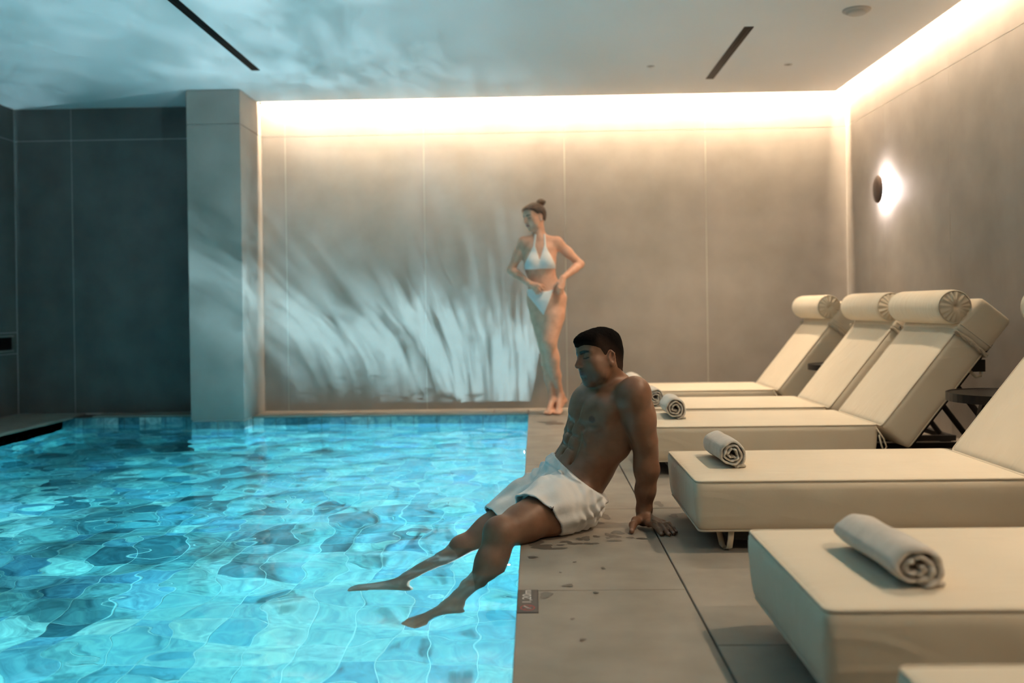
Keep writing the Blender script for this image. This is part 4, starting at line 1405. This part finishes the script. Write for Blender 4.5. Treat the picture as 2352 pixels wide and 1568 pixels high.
    top = np.clip((u - .035) / .05, 0, 1)
    thick = (.0022 + .0100 * top + .0035 * np.clip((f - .04) / .04, 0, 1) * top) * H.k
    thick = thick * (.12 + .88 * np.clip((u - line) / .022, 0, 1))
    n_ = .0016 * np.sin(f * 420 + 3 * np.sin(l * 160)) * top * np.sin(l * 350 + 2 * np.sin(f * 190))
    G = np.maximum(S.F[sl].ravel() - thick + n_, reg).reshape(S.F[sl].shape).astype(np.float32)
    G = np.maximum(G, -(S.F[sl] + .006))
    # keep the ears free
    ear = (np.sqrt(((f + .015) / .021) ** 2 + ((u + .018) / .036) ** 2) - 1) * .02
    G = np.maximum(G, np.where(np.abs(l) > .066, -ear, -1).reshape(G.shape).astype(np.float32))
    hv, hq = surface(G, [a[s_] for a, s_ in zip(S.ax, sl)])
    hv, hq = keep_largest(hv, hq)
    ql = H.loc(hv)
    fade = np.clip((ql[:, 2] - np.interp(ql[:, 0], [-.12, -.08, -.04, .0, .03, .055], [-.09, -.085, -.04, .0, .015, -.02])) / .085, 0, 1)[:, None]
    hc = v3(.055, .033, .024) * (1 - fade) + v3(.006, .005, .0045) * fade
    np_mesh('hair', hv - v3(.13, 3.94, 0), hq, mat_attr('man_hair', .95, .7, 520, spec=.05), root, hc)

    # swim shorts
    W = Sculpt([np.arange(-.32, .40, .0036), np.arange(3.55, 4.32, .0036), np.arange(-.06, .34, .0036)])
    W.econe((.102, 3.940, .100), (.142, 3.946, .170), (.176, .120), (.168, .117), (.29, -.95, .01), .03)
    W.econe((.142, 3.946, .170), (.184, 3.950, .225), (.165, .116), (.150, .114), (.34, -.94, .02), .02)
    dL, dR = knL - hipL, knR - hipR
    W.chain([hipL + P(.01, 0, .004), hipL + dL * .30 + P(0, 0, .012), hipL + dL * .72 + P(-.002, 0, .006)], [.112, .104, .092], .04)
    W.chain([hipR + P(.01, 0, .0), hipR + dR * .32 + P(0, 0, .014), hipR + dR * .80 + P(0, 0, .008)], [.108, .100, .088], .04)
    W.cone((.06, 3.92, .16), (-.02, 3.88, .13), .05, .03, .05)
    g = np.meshgrid(*W.ax, indexing='ij')
    near = np.abs(W.F) < .03
    p = np.stack([a[near] for a in g], 1).astype(float)
    def leg_fold(p, hp, d):
        e = unit(d); r = p - hp; t = r @ e
        a1 = unit(np.cross(e, v3(0, 0, 1))); a2 = np.cross(a1, e)
        return t, np.arctan2(r @ a1, r @ a2), np.linalg.norm(r - np.outer(t, e), axis=1)
    disp = np.zeros(len(p))
    for hp, d in ((hipL, dL), (hipR, dR)):
        t, ph, rr = leg_fold(p, hp, d)
        w = soft(rr - .15, .05)
        cre = np.exp(-((t - .02) / .07) ** 2)
        disp += w * cre * .0055 * np.sin(2 * np.pi * (t + .022 * np.sin(2.2 * ph + 1) + .012 * np.sin(5 * ph)) / .042)
        hem = np.clip((t - .06) / .12, 0, 1)
        disp += w * hem * (.0034 * np.sin(6 * ph + 26 * t) + .0024 * np.sin(11 * ph - 18 * t + 1.7))
    wz = (p - v3(.158, 3.95, .172)) @ unit((.36, 0, .93))
    ang = np.arctan2(p[:, 1] - 3.95, p[:, 0] - .17)
    disp += .0030 * np.sin(ang * 17 + 9 * wz) * np.clip((wz + .06) / .05, 0, 1) * np.clip((.035 - wz) / .02, 0, 1)
    disp += .0016 * np.sin(ang * 46) * np.clip((wz - .028) / .01, 0, 1)
    t, ph, rr = leg_fold(p, hipL, dL)
    disp += .0050 * np.sin(15 * ph + 10 * t + 1.5 * np.sin(40 * t)) * np.exp(-((t + .045) / .08) ** 2)
    disp += .0030 * np.sin(9 * ph + 24 * t + 2 * np.sin(30 * t)) * np.exp(-((t - .08) / .06) ** 2)
    disp -= .0035 * np.clip((wz - .020) / .004, 0, 1)                     # raised waistband
    disp += .0025 * np.exp(-((wz - .018) / .004) ** 2)
    disp += .0025 * np.sin(38 * p[:, 0] + 30 * p[:, 2] + 3 * np.sin(21 * p[:, 1]))
    W.F[near] += disp.astype(np.float32)
    # cut waist and hems, hollow the leg ends, rest on the deck
    wn = unit((.60, .0, .80)); wc = v3(.172, 3.95, .190)
    cut = (g[0] - wc[0]) * wn[0] + (g[1] - wc[1]) * wn[1] + (g[2] - wc[2]) * wn[2]
    outer = W.F.copy()
    W.F = np.maximum(W.F, cut.astype(np.float32))
    def hemcut(hp, d, s_, tiltv, lim):
        e = unit(unit(d) + v3(*tiltv)); c = hp + d * s_
        pl = (g[0] - c[0]) * e[0] + (g[1] - c[1]) * e[1] + (g[2] - c[2]) * e[2]
        ax_ = unit(d)
        ux, uy, uz = g[0] - hp[0], g[1] - hp[1], g[2] - hp[2]
        t = ux * ax_[0] + uy * ax_[1] + uz * ax_[2]
        rad = np.sqrt(np.maximum(ux ** 2 + uy ** 2 + uz ** 2 - t ** 2, 0))
        sel = (rad < lim) & (t > .05)
        W.F = np.where(sel, np.maximum(W.F, pl), W.F)
        hollow = np.maximum(outer + .0085, -(pl + .03))
        W.F = np.where(sel, np.maximum(W.F, -hollow), W.F)
    hemcut(hipL, dL, .50, (.05, -.05, -.55), .20)
    hemcut(hipR, dR, .62, (.02, -.05, -.10), .17)
    W.F = np.maximum(W.F, np.where(g[0] > -.061, .0025 - g[2], -1)).astype(np.float32)
    sv_, sq = surface(W.F, W.ax)
    sv_, sq = keep_largest(sv_, sq)
    M['shorts'] = mat_noise('swim_shorts', (.82, .81, .79), (.87, .86, .84), scale=9, rough=.75, bump=.25, bscale=60, spec=.2)
    sh = np_mesh('swim_shorts', sv_ - v3(.13, 3.94, 0), sq, M['shorts'], root, relax=1)
    # small dark embroidered mark near the left hem: follow the cloth
    inv = np.array(cam.matrix_world.inverted())
    q4 = np.c_[sv_, np.ones(len(sv_))] @ inv.T
    du = 1176 + FPX * q4[:, 0] / -q4[:, 2] - 1270.0; dv = 784 - SHIFT_PX - FPX * q4[:, 1] / -q4[:, 2] - 1168.0
    i = np.where(du ** 2 + dv ** 2 < 25, -q4[:, 2], 99.0).argmin()
    bm = bmesh.new()
    c = sv_[i]; nrm = unit((sv_[i] - (hipL + dL * .3)) )
    e1 = unit(np.cross(v3(0, 0, 1), nrm)); e2 = np.cross(nrm, e1)
    def lp(a, b_):
        # lay each corner on the cloth
        q_ = c + e1 * a + e2 * b_
        j = np.argsort(((sv_ - q_) ** 2).sum(1))[:4]
        n0 = ((sv_[j] - q_) @ nrm).mean()
        return q_ + nrm * (n0 + .0012) - v3(.13, 3.94, 0)
    for pts in (((-.006, .006), (-.004, .007), (.000, -.005), (-.002, -.007)), ((-.001, .004), (.001, .004), (.002, -.006), (.000, -.006)), ((.004, .007), (.006, .006), (.003, -.006), (.001, -.006)), ((-.003, -.006), (.004, -.006), (.004, -.008), (-.003, -.008))):
        bm.faces.new([bm.verts.new(lp(*q_)) for q_ in pts])
    obj('embroidered_mark', bm, M['black'], sh)
    return root
build_man()
# ------------------------------------------------------------------ the standing woman
def build_woman():
    O = v3(.12, 7.93, 0)
    root = empty('person', tuple(O), label='woman in white bikini standing against the back wall at the pool corner', cat='person')
    P = lambda *a: v3(*a)
    S = Sculpt([axis_graded(-.27, .46, .0055, -.12, .12, .0038), axis_graded(7.68, 8.20, .0055, 7.82, 8.06, .0038), axis_graded(-.02, 1.76, .0055, 1.44, 1.74, .0038)])
    sd = v3(1, -.06, 0)
    st = [((.095, 7.955, .845), (.135, .098)), ((.094, 7.955, .910), (.148, .104)), ((.080, 7.955, .985), (.128, .090)), ((.058, 7.952, 1.075), (.101, .078)),
          ((.046, 7.95, 1.160), (.108, .082)), ((.042, 7.95, 1.240), (.118, .088)), ((.044, 7.952, 1.320), (.122, .078)), ((.046, 7.955, 1.372), (.105, .060))]
    for (a, ra), (b, rb) in zip(st, st[1:]): S.econe(a, b, ra, rb, sd, .04)
    shR, shL = P(-.083, 7.955, 1.372), P(.182, 7.955, 1.370)
    S.cone((.045, 7.962, 1.392), shR, .040, .042, .035); S.cone((.045, 7.962, 1.392), shL, .040, .042, .035)
    S.cone((.010, 7.91, 1.375), shR + P(.02, -.03, .008), .008, .008, .015); S.cone((.075, 7.91, 1.375), shL + P(-.02, -.03, .008), .008, .008, .015)
    for q in (-1, 1): S.ell((.042 + q * .056, 7.885, 1.215), (.056, .054, .058), None, .03)
    # glutes
    for q in (-1, 1): S.ell((.097 + q * .062, 8.02, .875), (.075, .06, .08), None, .05)
    # neck, head turned to her right
    H = Head((.002, 7.945, 1.578), math.atan2(-.62, -.78), math.radians(12), math.radians(4), .90)
    S.cone((.046, 7.960, 1.375), H.p(-.030, 0, -.055), .050, .044, .03)
    S.cone((.040, 7.915, 1.378), H.p(-.020, .045, -.045), .012, .014, .02)
    S.cone((.045, 7.93, 1.39), H.p(.012, 0, -.085), .030, .026, .03)
    H.sculpt(S, True)
    # legs: her left knee crosses in front, heel lifted
    hipR, knR, anR = P(.040, 7.960, .865), P(.082, 7.985, .545), P(.128, 7.965, .120)
    hipL, knL, anL = P(.158, 7.950, .860), P(.106, 7.865, .572), P(.192, 7.975, .150)
    for hp, kn, an, ball, toe, heel in ((hipR, knR, anR, P(.098, 7.885, .028), P(.084, 7.850, .016), P(.145, 7.985, .040)),
                                        (hipL, knL, anL, P(.170, 7.895, .028), P(.158, 7.860, .014), P(.222, 8.000, .105))):
        G_ = Sculpt(S.ax)
        d = kn - hp
        G_.chain([hp, hp + d * .3, hp + d * .6, hp + d * .85, kn], [.088, .080, .064, .053, .048], .05)
        sh = an - kn
        G_.ell(kn + P(0, -.010, .0), (.038, .036, .055), None, .04)
        G_.chain([kn, kn + sh * .28, kn + sh * .62, an], [.046, .045, .035, .027], .04)
        G_.ell(kn + sh * .30 + P(.004, .016, 0), (.036, .036, .11), None, .05)
        G_.cone(an, heel, .026, .024, .018); G_.cone(an, ball, .027, .020, .02); G_.cone(heel, ball, .021, .019, .02)
        fd = unit(toe - ball); sv = unit(np.cross(fd, P(0, 0, 1)))
        for n_ in range(5):
            b0 = ball + sv * (n_ - 2) * .0125
            G_.chain([b0 - fd * .015, b0 + fd * .018, b0 + fd * (.036 - .003 * abs(n_ - 1)) + P(0, 0, -.004)], [.0115, .0095, .0075], .006)
        hh = np.maximum(.016 - np.abs(S.F - G_.F), 0) / .016
        S.F = np.minimum(S.F, G_.F) - hh * hh * .004
    F0 = S.F.copy()
    # arms
    elR, elL = P(-.188, 7.985, 1.158), P(.368, 8.01, 1.196)
    wrR, wrL = P(-.030, 7.845, 1.034), P(.222, 7.860, 1.082)
    S.chain([shR, shR + (elR - shR) * .45, elR], [.042, .037, .031], .03)
    S.chain([shL, shL + (elL - shL) * .45, elL], [.042, .037, .031], .03)
    S.chain([elR, elR + (wrR - elR) * .3, wrR], [.031, .033, .021], .015)
    S.chain([elL, elL + (wrL - elL) * .3, wrL], [.031, .033, .021], .015)
    # right hand: laid across the waistband, fingers bending down
    def hand(wr, kn, tips, th):
        mid = sum(kn) / len(kn)
        for q in kn: S.cone(wr, q, .020, .011, .010)
        for q, t in zip(kn, tips):
            d = t - q; m = q + d * .45 + P(0, -.012, .006)
            S.chain([q, m, q + d * .78 + P(0, -.004, .002), t], [.0100, .0092, .0085, .0072], .004)
        S.chain(th, [.016, .011, .0095, .0075], .008)
    hand(wrR, [P(.016, 7.826, 1.030), P(.013, 7.826, 1.016), P(.006, 7.830, 1.002), P(-.002, 7.836, .990)],
         [P(.068, 7.832, .992), P(.048, 7.828, .972), P(.030, 7.830, .962), P(.014, 7.836, .958)],
         [wrR + P(.012, -.004, .004), P(.022, 7.828, 1.036), P(.050, 7.836, 1.030), P(.076, 7.842, 1.014)])
    hand(wrL, [P(.196, 7.832, 1.032), P(.208, 7.834, 1.026), P(.218, 7.840, 1.024), P(.228, 7.850, 1.026)],
         [P(.166, 7.826, .968), P(.182, 7.828, .952), P(.198, 7.834, .950), P(.214, 7.844, .960)],
         [wrL + P(-.010, -.006, -.006), P(.182, 7.838, 1.050), P(.164, 7.838, 1.028), P(.150, 7.838, 1.008)])
    sl, Pg = S._sub((-1, 7, -1), (1, 9, .03))
    S.F[sl] = np.maximum(S.F[sl], np.broadcast_to((.0015 - Pg[2]).astype(np.float32), S.F[sl].shape))
    V, Q = surface(S.F, S.ax); V, Q = keep_largest(V, Q)
    col = np.tile(v3(.70, .385, .265), (len(V), 1))
    H.paint(V, col, (.36, .10, .09), (.10, .055, .035), (.035, .02, .018), brow_t=.75)
    np_mesh('body', V - O, Q, mat_skin('woman_skin', .5, .0, .35), root, col)
    # hair pulled back, with a bun
    sl, Pg = S._sub(H.o - .17, H.o + .17)
    X, Y, Z = [np.broadcast_to(a, S.F[sl].shape) for a in Pg]
    q = H.loc(np.stack([X.ravel(), Y.ravel(), Z.ravel()], 1)); f, l, u = q.T
    line = np.interp(f, [-.12, -.085, -.045, -.030, -.012, .010, .030, .050, .075, .10], [-.050, -.058, -.045, -.010, .026, .014, .030, .052, .072, .080])
    G = np.maximum(S.F[sl].ravel() - .010 + .0012 * np.sin(u * 300 + l * 120), (line - u) * .8)
    ear = (np.sqrt(((f + .015) / .021) ** 2 + ((u + .018) / .036) ** 2) - 1) * .02
    G = np.maximum(G, np.where(np.abs(l) > .066, -ear, -1)).reshape(S.F[sl].shape).astype(np.float32)
    G = np.maximum(G, -(S.F[sl] + .008))
    T2 = Sculpt([a[s_] for a, s_ in zip(S.ax, sl)]); T2.F = G
    bc = H.p(-.092, .02, .108)
    T2.ell(bc, (.036, .034, .030), None, .012)
    for k in range(6):
        a0, a1 = k * 1.05, k * 1.05 + 1.5
        T2.chain([bc + .030 * (H.l * math.cos(a) + H.f * math.sin(a)) + H.u * (.004 * math.sin(3 * a)) for a in np.linspace(a0, a1, 5)], [.008, .011, .012, .011, .008], .004)
    T2.cone(H.p(-.07, 0, .085), bc, .022, .020, .015)
    hv, hq = surface(T2.F, T2.ax); hv, hq = keep_largest(hv, hq)
    ql = H.loc(hv)
    w = np.clip((ql[:, 2] - .06) / .06, 0, 1)[:, None]
    st_ = (.5 + .5 * np.sin(ql[:, 1] * 300 + ql[:, 0] * 140))[:, None]
    hc = v3(.055, .030, .018) * (1 - w) + v3(.15, .082, .045) * w; hc = hc * (.75 + .5 * st_)
    np_mesh('hair', hv - O, hq, mat_attr('woman_hair', .5, .6, 160, (1, 1, 4), spec=.4), root, hc)
    # bikini: cloth that hugs the body
    M['bikini'] = mat_noise('bikini_fabric', (.82, .82, .81), (.88, .88, .87), scale=12, rough=.7, spec=.25)
    def cloth(name, lo, hi, region, t):
        sl, Pg = S._sub(lo, hi)
        G = np.maximum(F0[sl] - t, region(*Pg)).astype(np.float32)
        G = np.maximum(G, -(F0[sl] + .006))
        v_, q_ = surface(G, [a[s_] for a, s_ in zip(S.ax, sl)])
        return np_mesh(name, v_ - O, q_, M['bikini'], root, relax=1)
    def seg(x, z, ax_, az_, bx, bz, r):
        dx, dz = bx - ax_, bz - az_
        t = np.clip(((x - ax_) * dx + (z - az_) * dz) / (dx * dx + dz * dz), 0, 1)
        return np.sqrt((x - ax_ - t * dx) ** 2 + (z - az_ - t * dz) ** 2) - r
    def top(x, y, z):
        front = y - 7.955
        band = np.abs(z - (1.168 + .003 * np.sin(12 * x))) - .012
        def tri(c, s_):
            # cup: lower edge, inner slope, outer slope up to the strap
            apx, apz = c + s_ * .028, 1.352
            ix, ox = c - s_ * .030, c + s_ * .120
            n1 = unit((-(apz - 1.165), (apx - ix) * s_)); d1 = ((x - ix) * s_) * n1[0] + (z - 1.165) * n1[1]
            n2 = unit(((apz - 1.165), (ox - apx) * s_)); d2 = ((x - ox) * s_) * n2[0] + (z - 1.165) * n2[1]
            return np.maximum(np.maximum(d1, d2 - .004), 1.158 - z)
        cups = np.minimum(tri(.030, -1.0), tri(.052, 1.0))
        strap = np.minimum(seg(x, z, -.005, 1.30, .010, 1.43, .0075), seg(x, z, .088, 1.30, .082, 1.43, .0075))
        f_ = np.maximum(np.minimum(cups, strap), front)
        arms = np.maximum(-.082 - x, x - .166)
        return np.maximum(np.minimum(f_, band), arms)
    cloth('bikini_top', (-.12, 7.80, 1.13), (.20, 8.10, 1.45), top, .0055)
    def bottom(x, y, z):
        c = .094
        zt = 1.000 - .25 * np.maximum(0, np.abs(x - c) - .05) * 0 - .020 * soft(np.abs(x - .085) - .05, .06)
        s_ = np.abs(x - .070 - .10 * np.clip(z - .82, 0, .3))
        wid = np.where(y < 7.955, .012 + np.clip((z - .802) / .17, 0, 1) ** 1.05 * .150, .012 + np.clip((z - .79) / .14, 0, 1) ** .8 * .160)
        d = np.maximum(z - zt, (s_ - wid) * .7)
        d = np.maximum(d, np.where(y < 7.97, (x - (.150 - .40 * np.clip(1.0 - z, 0, .2))) * .9, -1))
        return np.maximum(d, .795 - z)
    cloth('bikini_bottom', (-.06, 7.80, .78), (.26, 8.10, 1.03), bottom, .0055)
    bm = bmesh.new()
    e_ = H.p(-.004, .082, -.040) - O
    bmesh.ops.create_icosphere(bm, subdivisions=2, radius=.006, matrix=Matrix.Translation(Vector(e_)))
    obj('earring', bm, M['print_white'], root, True)
    return root
build_woman()
